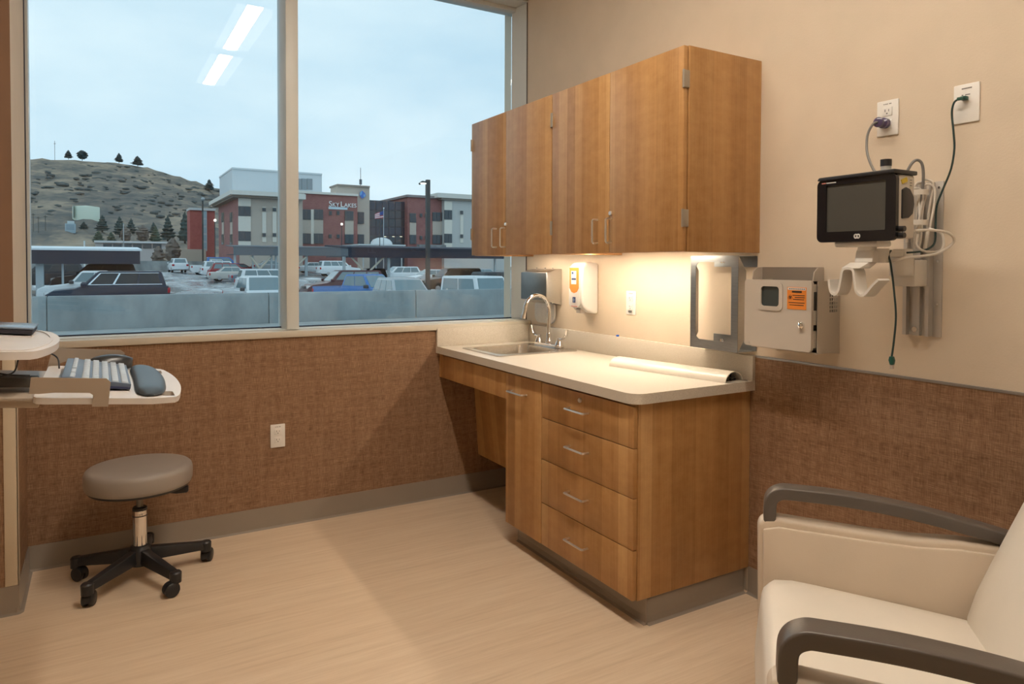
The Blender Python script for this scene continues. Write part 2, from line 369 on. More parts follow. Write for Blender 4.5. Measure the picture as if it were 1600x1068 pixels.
MULL = mat('mullion_paint', (.55, .51, .44), .4)
MB().box(.822, .884, 3.672, 3.87, .99, 2.925, .002).build('mullion', ALU, win)
MB().box(-.27, .823, YG, YG+.012, .985, 2.92).build('pane', GLASS, win)
MB().box(.883, W-.02, YG, YG+.012, .985, 2.92).build('pane', GLASS, win)
# ---- ceiling lamps (seen mirrored in the window) and the strip under the cabinets
def emis(name, col, s):
    def f(t, N, b):
        b.inputs['Base Color'].default_value = (.8, .8, .8, 1); b.inputs['Emission Color'].default_value = col; b.inputs['Emission Strength'].default_value = s
        no = N.new('ShaderNodeTexNoise'); no.inputs['Scale'].default_value = 40
    return node_mat(name, f)
LAMP = emis('lamp_lens', (1, .88, .74, 1), TROFFER_W); LAMPD = emis('lamp_side_lens', (1, .82, .62, 1), CEIL_PANEL_W)
def troffer(y0, y1, label, x0=.82):
    t = thing('ceiling_lamp', label, 'ceiling lamp', (x0+.145, (y0+y1)/2, CEIL), 'linear ceiling lamps')
    MB().plate([(x0, y0), (x0+.29, y0), (x0+.29, y1), (x0, y1)], [[(x0+.01, y0+.01), (x0+.28, y0+.01), (x0+.28, y1-.01), (x0+.01, y1-.01)]], 'z', CEIL-.03, CEIL).build('frame', WHITEP, t)
    for a, b in ((.01, .082), (.192, .28)):
        MB().box(x0+a, x0+b, y0+.01, y1-.01, CEIL-.02, CEIL-.012).build('side_lens', LAMPD, t)
    MB().prism([(x0+.082+.11*i/8, CEIL-.016-.014*math.sin(math.pi*i/8)) for i in range(9)], 'y', y0+.012, y1-.012).build('lens', LAMP, t)
troffer(.0, 1.17, 'slim ceiling lamp, lower of the two bright bars mirrored in the window')
troffer(1.33, 2.50, 'slim ceiling lamp, upper of the two bright bars mirrored in the window')
uc = thing('undercabinet_light', 'brighter strip light beneath the cabinet beside the bare wall', 'strip light', (2.06, 2.4, 1.397), 'lights under the wall cabinets')
MB().box(2.045, 2.085, 2.10, 2.752, 1.386, 1.397, .002).build('housing', WHITEP, uc)
MB().box(2.052, 2.078, 2.12, 2.742, 1.3835, 1.3862).build('lens', emis('strip_lens', (1, .845, .65, 1), UNDERCAB_W), uc)
uc2 = thing('undercabinet_light', 'dimmer strip light beneath the cabinet in front of the window', 'strip light', (2.06, 3.1, 1.397), 'lights under the wall cabinets')
MB().box(2.045, 2.085, 2.84, 3.52, 1.386, 1.397, .002).build('housing', WHITEP, uc2)
MB().box(2.052, 2.078, 2.86, 3.50, 1.3835, 1.3862).build('lens', emis('strip_lens_dim', (1, .845, .65, 1), UNDERCAB_W*.62), uc2)
# ================================================================= CABINETS
XD, XC0 = 1.850, 1.8733
def pull(mb, a, b, out, r=.0045):
    a, b, out = Vector(a), Vector(b), Vector(out)
    d = (b-a).normalized(); q = .011
    pts = [a, a+out*.75, a+out*.93+d*q*.3, a+out+d*q, b+out-d*q, b+out*.93-d*q*.3, b+out*.75, b]
    return mb.tube(cr(pts, 3), r, 8)
def lock(mb, x, y, z):
    return mb.lathe([(.0095, 0), (.0095, -.006), (.008, -.0085)], (x, y, z), 16, 'x').box(x-.0092, x-.008, y-.0012, y+.0012, z-.005, z+.005)
def hinge(mb, y0, y1, z, x0=XD-.003):
    mb.box(x0, x0+.028, y0, y1, z-.032, z+.032, .002); mb.cyl((x0+.001, (y0+y1)/2, z-.033), (x0+.001, (y0+y1)/2, z+.033), .0045); return mb
def wall_cabinet(y0, y1, ys, label, pulls, lk, hs):
    t = thing('wall_cabinet', label, 'cabinet', (2.07, (y0+y1)/2, 1.376), 'wooden wall cabinets')
    c = MB()
    c.box(XC0, W, y0, y0+.019, 1.376, 2.1335, .0008).box(XC0, W, y1-.019, y1, 1.376, 2.1335, .0008).box(XC0+.001, W, y0+.019, y1-.019, 2.1145, 2.133).box(XC0+.001, W, y0+.019, y1-.019, 1.397, 1.412).box(XC0+.001, XC0+.019, y0+.019, y1-.019, 1.3765, 1.397).box(W-.01, W, y0+.019, y1-.019, 1.412, 2.1145)
    c.build('case', WOOD, t)
    for i, (a, b) in enumerate(((y0+.003, ys-.0015), (ys+.0015, y1-.003))):
        d = MB().box(XD, XD+.0195, a, b, 1.3785, 2.1315, .001).build('door', WOOD, t)
        pull(MB(), (XD, pulls[i], 1.420), (XD, pulls[i], 1.520), (-.030, 0, 0)).build('handle', SATIN, d)
        if i == 0: lock(MB(), XD, *lk).build('lock', SATIN, d)
        for hz in (1.50, 2.01):
            m = MB(); hy = y0+.002 if i == 0 else y1-.002
            hinge(m, hy-.005, hy+.005, hz).build('hinge', mat('hinge_nickel', (.42, .38, .32), .4, metal=.8), d)
    return t
wall_cabinet(1.9048, 2.7755, 2.340, 'wooden two-door wall cabinet beside the bare beige wall', (2.325, 2.418), (2.327, 1.543), 0)
wall_cabinet(2.7775, 3.610, 3.215, 'wooden two-door wall cabinet in front of the window', (3.22, 3.311), (3.207, 1.54), 0)
# ---- base units
XF = 1.655
db = thing('drawer_cabinet', 'wooden base cabinet with four drawers under the worktop end', 'cabinet', (1.96, 2.25, 0))
c = MB().box(XF+.021, W, 1.942, 1.960, .102, .8255, .0008).box(XF+.021, W, 2.537, 2.555, .102, .8255).box(XF+.023, W, 1.960, 2.537, .102, .120).box(W-.012, W, 1.960, 2.537, .12, .8255).box(XF+.03, XF+.05, 1.960, 2.537, .12, .8255)
c.build('case', WOOD, db)
zs = [.815, .661, .479, .289, .104]
for i in range(4):
    d = MB().box(XF, XF+.0195, 1.945, 2.553, zs[i+1]+.0015, zs[i]-.0015, .0012).build('drawer', WOOD, db)
    zz = (.741, .584, .395, .203)[i]
    pull(MB(), (XF, 2.215, zz), (XF, 2.341, zz), (-.030, 0, 0)).build('handle', SATIN, d)
    if i == 0: lock(MB(), XF, 2.269, .784).build('lock', SATIN, d)
nb = thing('pull_out_cabinet', 'narrow wooden base cabinet with one tall door beside the drawers', 'cabinet', (1.96, 2.71, 0))
MB().box(XF+.021, W, 2.557, 2.574, .102, .8255).box(XF+.021, W, 2.851, 2.868, .102, .8255, .0008).box(XF+.023, W, 2.574, 2.851, .102, .120).box(W-.012, W, 2.574, 2.851, .12, .8255).build('case', WOOD, nb)
d = MB().box(XF, XF+.0195, 2.560, 2.867, .104, .815, .0012).build('door', WOOD, nb)
pull(MB(), (XF, 2.680, .738), (XF, 2.811, .738), (-.030, 0, 0)).build('handle', SATIN, d)
tk = MB().prism([(1.7255-o+.0035, z*.95) for o, z in bp], 'y', 1.948, 2.866).box(1.7255, 2.24, 1.9485, 2.866, 0, .1015, .006)
tk.prism([(1.9485-o+.0035, z*.95) for o, z in bp], 'x', 1.728, 2.243)
struct(tk.build('trim_1', RUBBER), 'grey rubber toe kick under the base cabinets')
ap = thing('sink_apron', 'wooden apron and pipe cover under the sink knee space', 'cabinet panel', (1.9, 3.25, .2))
MB().box(XF, XF+.0195, 2.870, 3.585, .690, .815, .0012).build('apron_front', WOOD, ap)
MB().box(XF+.001, XF+.03, 3.585, 3.625, .690, .8255).build('filler_strip', WOOD, ap)
MB().hexa([(1.905, 2.87, .215), (1.923, 2.87, .215), (1.923, 3.622, .215), (1.905, 3.622, .215), (1.871, 2.87, .695), (1.889, 2.87, .695), (1.889, 3.622, .695), (1.871, 3.622, .695)]).build('pipe_cover', WOOD, ap)
# ---- worktop
SX0, SX1, SY0, SY1 = 1.713, 2.206, 3.045, 3.462
XCF, YCE = 1.6356, 1.916
wt = thing('worktop', 'speckled cream stone worktop with low splashbacks', 'worktop', (1.95, 2.77, .826))
r = .055
out = [(W, YCE), (W, D-.004), (XCF, D-.004)] + [(XCF+r-r*math.cos(math.radians(a)), YCE+r-r*math.sin(math.radians(a))) for a in range(0, 91, 10)]
MB().plate(out, [[(SX0+.012, SY0+.012), (SX1-.012, SY0+.012), (SX1-.012, SY1-.012), (SX0+.012, SY1-.012)]], 'z', .826, ZC).build('slab', QUARTZ, wt)
MB().box(W-.02, W, YCE, D-.004, ZC, .9655, .002).build('splashback', QUARTZ, wt)
MB().box(XCF, W-.02, D-.024, D-.004, ZC, .9655, .002).build('splashback', QUARTZ, wt)
# ---- sink and tap
sk = thing('sink', 'stainless steel drop-in sink set into the worktop', 'sink', (1.95, 3.25, ZC))
bx0, bx1, by0, by1 = SX0+.035, SX1-.10, SY0+.04, SY1-.04
SINKS = mat('sink_steel', (.60, .58, .55), .24, metal=1., var=.05, vs=60)
MB().plate(rrect(SX0, SX1, SY0, SY1, .02), [rrect(bx0, bx1, by0, by1, .05)], 'z', ZC+.0005, ZC+.006).build('rim', SINKS, sk)
lo, hi = rrect(bx0+.02, bx1-.02, by0+.02, by1-.02, .06), rrect(bx0, bx1, by0, by1, .05)
n = len(hi); bm_ = MB()
vv = [(x, y, ZC+.006) for x, y in hi] + [(x, y, ZC-.14) for x, y in lo] + [(x*.85+.15*(bx0+bx1)/2, y*.85+.15*(by0+by1)/2, ZC-.16) for x, y in lo]
bm_._add(vv, [(i, (i+1) % n, n+(i+1) % n, n+i) for i in range(n)] + [(n+i, n+(i+1) % n, 2*n+(i+1) % n, 2*n+i) for i in range(n)] + [tuple(range(2*n, 3*n))])
bm_.build('basin', SINKS, sk)
MB().lathe([(.04, 0), (.038, .004), (.02, .002)], ((bx0+bx1)/2, (by0+by1)/2, ZC-.160), 20).build('drain', CHROME, sk)
fx, fy = 2.165, 3.272
tp = thing('tap', 'chrome gooseneck tap with two wing handles', 'tap', (fx, fy, ZC+.006))
MB().prism(rrect(fx-.028, fx+.028, fy-.128, fy+.128, .027), 'z', ZC+.006, ZC+.024, .004).build('base_plate', CHROME, tp)
MB().lathe([(.02, .02), (.02, .035), (.014, .045), (.014, .075), (.0115, .082)], (fx, fy, ZC), 20).build('collar', CHROME, tp)
arc = [(fx, fy, ZC+.07), (fx, fy, ZC+.15), (fx, fy, ZC+.20)] + [(fx-.078+.078*math.cos(a), fy, ZC+.215+.078*math.sin(a)) for a in [math.pi*i/12 for i in range(0, 12)]] + [(fx-.157, fy, ZC+.215), (fx-.165, fy, ZC+.185)]
MB().tube(arc, .0105, 14).cyl((fx-.165, fy, ZC+.187), (fx-.169, fy, ZC+.168), .0125).build('spout', CHROME, tp)
for sgn in (-1, 1):
    hy = fy+sgn*.102
    h = MB().lathe([(.024, .022), (.02, .034), (.013, .05), (.013, .062), (.006, .066)], (fx, hy, ZC), 18).build('valve', CHROME, tp)
    pts = cr([(fx, hy, ZC+.058), (fx+.0, hy+sgn*.035, ZC+.060), (fx+.0, hy+sgn*.062, ZC+.078), (fx+.0, hy+sgn*.075, ZC+.112)], 6)
    MB().tube(pts, .011, 12, flat=(.95, .42)).build('wing_handle', CHROME, h)
# ================================================================= ON THE RIGHT WALL
def wall_plate(name, label, y, z, wid, hei, on='x', grp='outlets'):
    """on='x': on the right wall, on='y': on the window wall"""
    loc = (W, y, z) if on == 'x' else (y, D-.004, z)
    t = thing(name, label, 'wall plate', loc, grp)
    def bx(m, a0, a1, b0, b1, o0, o1, bev=0):
        if on == 'x': return m.box(W-o1, W-o0, y-a1, y-a0, z+b0, z+b1, bev)
        return m.box(y+a0, y+a1, D-.004-o1, D-.004-o0, z+b0, z+b1, bev)
    bx(MB(), -wid/2, wid/2, -hei/2, hei/2, 0, .006, .003).build('cover_plate', WHITEP, t)
    return t, bx
def sockets(t, bx, zs_, lab=None):
    for zc in zs_:
        f = bx(MB(), -.017, .017, zc-.0145, zc+.0145, .0055, .0085, .002).build('socket', WHITEP, t)
        m = MB(); bx(m, -.0075, -.0052, zc-.001, zc+.0075, .008, .0089); bx(m, .0052, .0070, zc-.0005, zc+.0068, .008, .0089); bx(m, -.0022, .0022, zc-.0085, zc-.0045, .008, .0089)
        m.build('slot', DARKG, f)
    m = MB()
    for k, a in enumerate((-.013, -.007, -.002, .006, .010)): bx(m, a, a+.0035, .0445, .0475, .0055, .0066)
    m.build('marking', mat('grey_ink', (.22, .21, .2), .6), t)
t, bx = wall_plate('wall_outlet', 'white duplex outlet on the brown wall below the window', .765, .4605, .072, .117, 'y'); sockets(t, bx, (.021, -.021))
t, bx = wall_plate('wall_outlet', 'white duplex outlet under the wall cabinets', 2.681, 1.140, .072, .117); sockets(t, bx, (.021, -.021))
m = MB().box(W-.0115, W-.008, 2.681-.012, 2.681+.012, 1.094, 1.101, .001).build('indicator', DARKG, t)
t, bx = wall_plate('wall_outlet', 'white duplex outlet with a purple plug in it', 1.3835, 1.8165, .074, .117); sockets(t, bx, (.021, -.021))
t2, bx2 = wall_plate('data_plate', 'white network plate with a green cable plugged in', 1.138, 1.817, .074, .117)
m = MB(); bx2(m, -.013, .016, .043, .0465, .0055, .0066); bx2(m, -.013, -.008, .023, .027, .0055, .0066); bx2(m, -.003, .011, .024, .027, .0055, .0066); m.build('marking', MATS['grey_ink'], t2)
bx2(MB(), -.010, .010, .006, .020, .0055, .009, .001).build('jack', WHITEP, t2)
for zz in (.0365, -.0395): bx2(MB(), -.0015, .0015, zz, zz+.003, .0055, .007).build('screw', SATIN, t2)
# purple plug and grey mains cord
pc = thing('power_cord', 'grey power cord with a clear purple hospital plug', 'power cord', (W-.02, 1.388, 1.795))
PUR = mat('purple_plug', (.075, .055, .13), .25, coat=.3)
MB().lathe([(.013, 0), (.0175, -.004), (.0175, -.022), (.0105, -.027), (.0105, -.034), (.0165, -.037), (.0165, -.046), (.012, -.049)], (W-.008, 1.386, 1.798), 20, 'x').build('plug', PUR, pc)
GREYC = mat('grey_cable', (.20, .19, .18), .45)
cp = cr([(W-.054, 1.386, 1.798), (W-.068, 1.395, 1.790), (W-.075, 1.408, 1.755), (W-.085, 1.402, 1.70), (W-.105, 1.372, 1.648), (2.135, 1.335, 1.615), (2.14, 1.29, 1.598)], 8)
MB().tube(cp, .0042, 8).build('cable', GREYC, pc)
# green network cables
GRN = mat('green_plug', (.012, .075, .055), .35); GRNC = mat('dark_green_cable', (.012, .035, .032), .45)
gc = thing('network_cable', 'dark green network cable running down from the wall jack', 'cable', (W-.01, 1.138, 1.83))
MB().box(W-.026, W-.008, 1.130, 1.146, 1.825, 1.836, .001).box(W-.034, W-.024, 1.134, 1.152, 1.824, 1.834, .003).build('plug', GRN, gc)
MB().tube(cr([(W-.028, 1.148, 1.829), (W-.03, 1.160, 1.82), (W-.03, 1.166, 1.79), (W-.03, 1.160, 1.73), (W-.03, 1.157, 1.68), (W-.035, 1.163, 1.62), (W-.04, 1.183, 1.56), (W-.05, 1.195, 1.51), (W-.055, 1.195, 1.45), (W-.06, 1.195, 1.395), (2.16, 1.205, 1.372), (2.11, 1.225, 1.366)], 8), .0031, 8).build('cable', GRNC, gc)
ge = thing('loose_network_cable', 'loose dark green network cable dangling below the monitor', 'cable', (2.03, 1.2, 1.03))
MB().tube(cr([(2.06, 1.245, 1.372), (2.04, 1.240, 1.358), (2.032, 1.228, 1.33), (2.028, 1.214, 1.25), (2.024, 1.205, 1.175), (2.02, 1.208, 1.10), (2.018, 1.2125, 1.055)], 8), .0029, 8).build('cable', GRNC, ge)
MB().prism([(1.2075, 1.058), (1.2165, 1.058), (1.219, 1.047), (1.2145, 1.033), (1.2065, 1.033), (1.204, 1.046)], 'x', 2.012, 2.024, .001).build('boot', GRN, ge)
MB().box(2.013, 2.023, 1.2065, 1.2145, 1.021, 1.034).build('connector', mat('clear_connector', (.5, .42, .36), .2), ge)
# ---- paper towel dispenser + tray
td = thing('towel_dispenser', 'stainless steel paper towel dispenser by the window corner', 'towel dispenser', (W, 3.42, 1.2))
ty0, ty1, tx = 3.288, 3.563, 2.160
MB().prism([(tx, 1.123), (tx, 1.283), (W-.03, 1.303), (W, 1.303), (W, 1.098), (W-.01, 1.098)], 'y', ty0, ty1, .003).build('cabinet_body', STEEL, td)
MB().box(tx-.004, tx-.0005, ty0+.002, ty1-.002, 1.125, 1.282, .002).build('door', mat('dark_brushed_steel', (.23, .235, .23), .38, metal=1., var=.06, vs=40, stretch=(1, 8, 1)), td)
for yy in (3.34, 3.42, 3.51): MB().cyl((W-.025, yy, 1.303), (W-.025, yy, 1.310), .005, n=10).build('lock', CHROME, td)
MB().cyl((2.20, ty0-.004, 1.112), (2.20, ty0, 1.112), .004, n=8).build('rivet', CHROME, td)
def frosted(t, N, b):
    b.inputs['Base Color'].default_value = (.80, .76, .70, 1); b.inputs['Roughness'].default_value = .35; b.inputs['Transmission Weight'].default_value = .25; b.inputs['Alpha'].default_value = .82
    t.links.new(ramp(t, noise(t, None, 9), [(.3, (.80, .77, .72, 1)), (.7, (.88, .85, .80, 1))]), b.inputs['Base Color'])
FROST = node_mat('frosted_plastic', frosted)
ct = thing('splash_guard', 'rounded frosted plastic panel below the towel dispenser', 'splash guard', (W, 3.42, 1.03))
MB().prism([(y, z) for y, z in rrect(3.335, 3.545, .985, 1.118, .045, 6)], 'x', W-.022, W-.004, .006).build('panel', FROST, ct)
# ---- soap dispenser
sd = thing('soap_dispenser', 'white wall soap dispenser with an orange label', 'soap dispenser', (W, 3.0, 1.2))
y0, y1 = 2.945, 3.065
prof = [(W, 1.335), (W-.05, 1.343), (W-.085, 1.338), (W-.105, 1.318), (W-.112, 1.27), (W-.112, 1.16), (W-.104, 1.115), (W-.075, 1.088), (W-.04, 1.072), (W, 1.068)]
MB().prism(prof, 'y', y0, y1, .016, 4).build('housing', WHITEP, sd)
MB().box(W-.09, W-.05, y0+.04, y1-.04, 1.072, 1.098, .004).build('nozzle', mat('warm_grey', (.45, .41, .37), .5), sd)
fp = MB().prism(rrect(y0+.012, y1-.012, 1.105, 1.318, .022), 'x', W-.1165, W-.111, .002).build('front_panel', WHITEP, sd)
ORG = mat('orange_label', (.78, .25, .035), .4)
lab = MB().prism([(y0+.018, 1.312), (y1-.018, 1.312), (y1-.018, 1.205), (y1-.035, 1.185), (3.005, 1.178), (y0+.035, 1.185), (y0+.018, 1.205)], 'x', W-.1175, W-.116).build('label', ORG, sd)
MB().box(W-.1182, W-.1174, y0+.04, y1-.035, 1.225, 1.295).build('label_picture', mat('pale_print', (.62, .66, .70), .5), lab)
for q in ((.065, .079, 1.278, 1.290), (.042, .080, 1.247, 1.257)): MB().box(W-.1188, W-.1180, y0+q[0], y0+q[1], q[2], q[3]).build('label_print', mat('navy_ink', (.02, .035, .12), .5), lab)
MB().box(W-.1188, W-.116, y0+.048, y0+.070, 1.128, 1.158).build('badge', MATS['navy_ink'], sd)
MB().box(W-.1196, W-.1186, y0+.0575, y0+.0605, 1.132, 1.154).box(W-.1196, W-.1186, y0+.052, y0+.066, 1.1415, 1.1445).build('badge_print', mat('pale_blue_ink', (.35, .45, .6), .5), sd)
MB().box(W-.118, W-.1165, y0+.03, y0+.085, 1.1075, 1.1110).build('small_print', mat('red_ink', (.5, .16, .12), .5), sd)
# ---- glove box bracket
gb = thing('glove_box_holder', 'empty steel glove box holder standing on the splashback', 'glove box holder', (W, 2.05, .98))
gx, g0, g1, z0, z1 = 2.163, 1.923, 2.180, .981, 1.365
gm = MB().plate([(g0, z0), (g1, z0), (g1, z1), (g0, z1)], [rrect(g0+.035, g1-.030, z0+.037, z1-.025, .026)], 'x', gx, gx+.002)
gm.build('front_frame', mat('grey_steel', (.33, .34, .34), .34, metal=1., var=.06, vs=25, stretch=(1, 1, 8)), gb)
sm = MB()
sm.prism([(gx+.002, z0), (gx+.045, z0+.06), (gx+.045, z1-.062), (gx+.002, z1)], 'y', g0, g0+.002)
sm.build('side_flange', STEEL, gb)
MB().prism([(gx+.002, z0), (gx+.045, z0+.06), (gx+.045, z1-.062), (gx+.002, z1)], 'y', g1-.002, g1).build('side_flange', STEEL, gb)
for q in (0, 1):
    a, b = ((z1-.045, z1-.002) if q else (z0+.002, z0+.055))
    MB().box(gx+.002, W, g0, g1, (z1-.002 if q else z0), (z1 if q else z0+.002)).build('shelf', STEEL, gb)
    tb = MB().plate([(g0-.01, a), (2.14, a), (2.14, b), (g0-.01, b)], [circ(2.10, (a+b)/2, .007, 10)], 'x', W-.003, W-.001).build('wall_tab', MATS['grey_steel'], gb)
    MB().lathe([(.006, 0), (.006, -.004), (.003, -.006)], (W-.002, 2.085, (a+b)/2), 12, 'x').build('screw', CHROME, tb)
# ---- sharps cabinet
sh = thing('sharps_cabinet', 'beige locking sharps cabinet with an orange biohazard label', 'sharps cabinet', (W, 1.7, 1.02))
BEI = mat('beige_enamel', (.53, .47, .40), .38, var=.02)
vents = [rrect(W-.058+i*.0115, W-.0495+i*.0115, 1.216-j*.0135, 1.226-j*.0135, .0015, 2) for i in range(4) for j in range(5)]
MB().plate([(2.140, 1.024), (W, 1.014), (W, 1.276), (2.140, 1.271)], vents, 'y', 1.550, 1.553).build('side_panel', BEI, sh)
MB().plate([(2.140, 1.024), (W, 1.014), (W, 1.276), (2.140, 1.271)], [], 'y', 1.836, 1.839).build('side_panel', BEI, sh)
MB().box(2.140, W, 1.553, 1.836, 1.018, 1.022).box(W-.004, W, 1.553, 1.836, 1.022, 1.27).build('back_and_floor', BEI, sh)
MB().box(2.150, W-.006, 1.57, 1.82, 1.03, 1.255, .006).build('inner_bin', mat('dark_bin', (.10, .095, .085), .5), sh)
dr = MB().plate(rrect(1.552, 1.842, 1.026, 1.274, .012), [rrect(1.682, 1.765, 1.176, 1.252, .014)], 'x', 2.108, 2.120).build('door', BEI, sh)
MB().plate(rrect(1.669, 1.778, 1.163, 1.265, .016), [rrect(1.684, 1.763, 1.178, 1.250, .012)], 'x', 2.104, 2.108).build('window_frame', BEI, dr)
MB().box(2.112, 2.115, 1.680, 1.767, 1.174, 1.254).build('pane', mat('smoked_window', (.05, .06, .06), .08), dr)
lb = MB().box(2.1068, 2.1078, 1.572, 1.650, 1.172, 1.250).build('label', ORG, dr)
m = MB().box(2.1062, 2.1070, 1.575, 1.647, 1.240, 1.248).build('label_header', WHITEP, lb)
INK = mat('black_ink', (.02, .015, .01), .6)
m = MB().box(2.1060, 2.1067, 1.590, 1.630, 1.231, 1.237)
for i, (a, b) in enumerate(((1.578, 1.628), (1.578, 1.618), (1.580, 1.625), (1.578, 1.643), (1.582, 1.640))): m.box(2.1062, 2.1067, a, b, (1.220, 1.213, 1.206, 1.194, 1.186)[i], (1.2225, 1.2155, 1.2085, 1.1965, 1.1885)[i])
for a in (90, 210, 330):
    ca = (1.637+.0045*math.cos(math.radians(a)), 1.214+.0045*math.sin(math.radians(a)))
    m.plate(circ(*ca, .0048, 12), [circ(ca[0]+.0012*math.cos(math.radians(a)), ca[1]+.0012*math.sin(math.radians(a)), .0032, 10)], 'x', 2.1062, 2.1067)
m.build('label_print', INK, lb)
m = MB()
for k in range(9): m.box(2.1056, 2.1062, 1.577+k*.0075, 1.577+k*.0075+.005, 1.2425, 1.2455)
m.build('header_print', INK, lb)
MB().lathe([(.011, 0), (.011, -.010), (.007, -.013)], (2.108, 1.588, 1.118), 18, 'x').box(2.0938, 2.0955, 1.587, 1.589, 1.112, 1.124).build('lock', CHROME, dr)
MB().prism([(1.832+.008*math.cos(a)-.012, 1.036+.006*math.sin(a)) for a in (0, 2.1, 4.2)], 'x', 2.1074, 2.108).build('embossed_mark', mat('pale_grey_mark', (.48, .43, .38), .5), dr)
for q in ((1.04, 1.10), (1.12, 1.17), (1.235, 1.262)): MB().box(2.121, 2.139, 1.5535, 1.560, *q, .001).build('latch', STEEL, sh)
ch = MB().prism([(W-.002, 1.27), (W-.002, 1.32), (W-.035, 1.318), (W-.055, 1.302), (W-.062, 1.27)], 'y', 1.615, 1.618).build('chute_cheek', BEI, sh)
MB().prism([(W-.002, 1.27), (W-.002, 1.32), (W-.035, 1.318), (W-.055, 1.302), (W-.062, 1.27)], 'y', 1.886, 1.889).build('chute_cheek', BEI, sh)
MB().box(W-.004, W-.001, 1.618, 1.886, 1.25, 1.32).build('chute_back', mat('taupe_enamel', (.26, .215, .175), .4), sh)
# ---- half-round cover strip on the worktop
hr_ = thing('cover_strip', 'cream half-round plastic cover strip lying on the worktop', 'cover strip', (2.08, 2.2, ZC))
def half(rad, th, k=14):
    o = [(rad*math.cos(math.pi*i/k), rad*math.sin(math.pi*i/k)) for i in range(k+1)]
    return o + [((rad-th)*math.cos(math.pi*i/k), (rad-th)*math.sin(math.pi*i/k)) for i in range(k, -1, -1)]
HM = Matrix.Translation((2.170, 1.945, ZC+.0005)) @ Matrix.Rotation(math.radians(10.5), 4, 'Z')
MB().prism([(x*1.48, z*.95) for x, z in half(.042, .003)], 'y', 0, .60, M=HM).build('shell', mat('cream_vinyl', (.70, .64, .55), .3), hr_)
m = MB().box(-.03, .03, .012, .02, .012, .016, M=HM).box(-.002, .002, .012, .02, .001, .035, M=HM).box(-.045, .045, .02, .024, .0005, .006, M=HM).build('clip', mat('dark_clip', (.05, .045, .035), .35, metal=.5), hr_)
MB().box(-.047, .047, .02, .58, .0002, .002, M=HM).build('backing', mat('dark_backing', (.03, .027, .022), .6), hr_)
bc = PX(965, 524, W-.012)
tag(MB().box(W-.018, W-.006, bc.y-.006, bc.y+.006, .9655, .974, .002).build('blue_clip', mat('bright_blue_plastic', (.02, .12, .55), .4), None, loc=(W-.012, bc.y, .9655)), 'tiny blue plastic clip on top of the splashback', 'clip')
# ---- vital-signs monitor on its wall arm
MON = mat('monitor_beige', (.60, .55, .48), .4); ARMW = mat('arm_white', (.66, .62, .56), .38); CABW = mat('white_cable', (.66, .61, .54), .4)
vm = thing('vital_signs_monitor', 'black-framed patient monitor on the wall arm', 'monitor', (1.98, 1.29, 1.40))
mx = 1.95
bz = MB().plate(rrect(1.166, 1.420, 1.398, 1.592, .018), [rrect(1.197, 1.388, 1.430, 1.574, .003)], 'x', mx, mx+.014).build('bezel', BLACKG, vm)
MB().box(mx+.004, mx+.012, 1.195, 1.390, 1.428, 1.576).build('screen', mat('screen_grey', (.070, .070, .062), .16), vm)
MB().box(mx+.010, mx+.026, 1.170, 1.416, 1.402, 1.588, .008).build('front_shell', BLACKP, vm)
MB().prism([(1.168, 1.590), (1.418, 1.590), (1.412, 1.6), (1.168, 1.602)], 'x', mx-.006, mx+.11, .003).build('top_ridge', BLACKP, vm)
MB().box(mx+.026, 2.055, 1.172, 1.408, 1.406, 1.590, .008).build('rear_shell', MON, vm)
MB().prism([(1.985+.001, 1.545), (2.005, 1.553), (2.025, 1.548), (2.043, 1.527), (2.046, 1.505), (2.04, 1.478), (2.02, 1.465), (1.986, 1.462)], 'y', 1.168, 1.174, .002).build('printer_door', BLACKP, vm)
MB().box(1.984, 2.012, 1.1695, 1.1725, 1.565, 1.578, M=Matrix.Translation((1.998, 1.17, 1.57)) @ Matrix.Rotation(-.35, 4, 'Y') @ Matrix.Translation((-1.998, -1.17, -1.57))).build('warning_label', mat('yellow_label', (.62, .46, .05), .5), vm)
MB().box(2.022, 2.036, 1.170, 1.1725, 1.552, 1.58).build('rating_label', mat('cream_label', (.66, .60, .5), .5), vm)
m = MB()
for k in range(3): m.box(2.024, 2.034, 1.1692, 1.1702, 1.557+k*.008, 1.5595+k*.008)
m.build('label_print', MATS['grey_ink'], vm)
lg = MB()
for a, b in ((1.287, 1.414), (1.279, 1.414)): lg.tube([(mx-.0008, a+.0048*math.cos(t), b+.0055*math.sin(t)) for t in [2*math.pi*i/12 for i in range(12)]], .0022, 6, True)
lg.build('logo', mat('silver_print', (.62, .60, .56), .4), vm)
MB().box(mx-.0006, mx, 1.390, 1.404, 1.5795, 1.5835).build('maker_mark', MATS['red_ink'], vm); MB().box(mx-.0006, mx, 1.355, 1.388, 1.580, 1.583).build('maker_name', MATS['silver_print'], vm)
for zz in (1.432, 1.413): MB().cyl((1.972, 1.172, zz), (1.972, 1.152, zz), .008, n=12).build('port', BLACKP, vm)
MB().cyl((1.995, 1.173, 1.428), (1.995, 1.168, 1.428), .006, n=12).build('jack', mat('grey_jack', (.25, .27, .28), .4), vm)
MB().cyl((2.02, 1.24, 1.60), (2.02, 1.24, 1.628), .0145).build('probe_cup', mat('grey_cup', (.42, .42, .40), .4), vm)
MB().cyl((2.02, 1.24, 1.622), (2.02, 1.24, 1.642), .0155).build('probe_cap', BLACKP, vm)
wa = thing('monitor_wall_mount', 'white wall track and swing arm carrying the patient monitor', 'wall arm', (W, 1.255, 1.10))
TRK = mat('track_aluminium', (.50, .47, .43), .36, metal=.35)
ya, yb = 1.226, 1.308
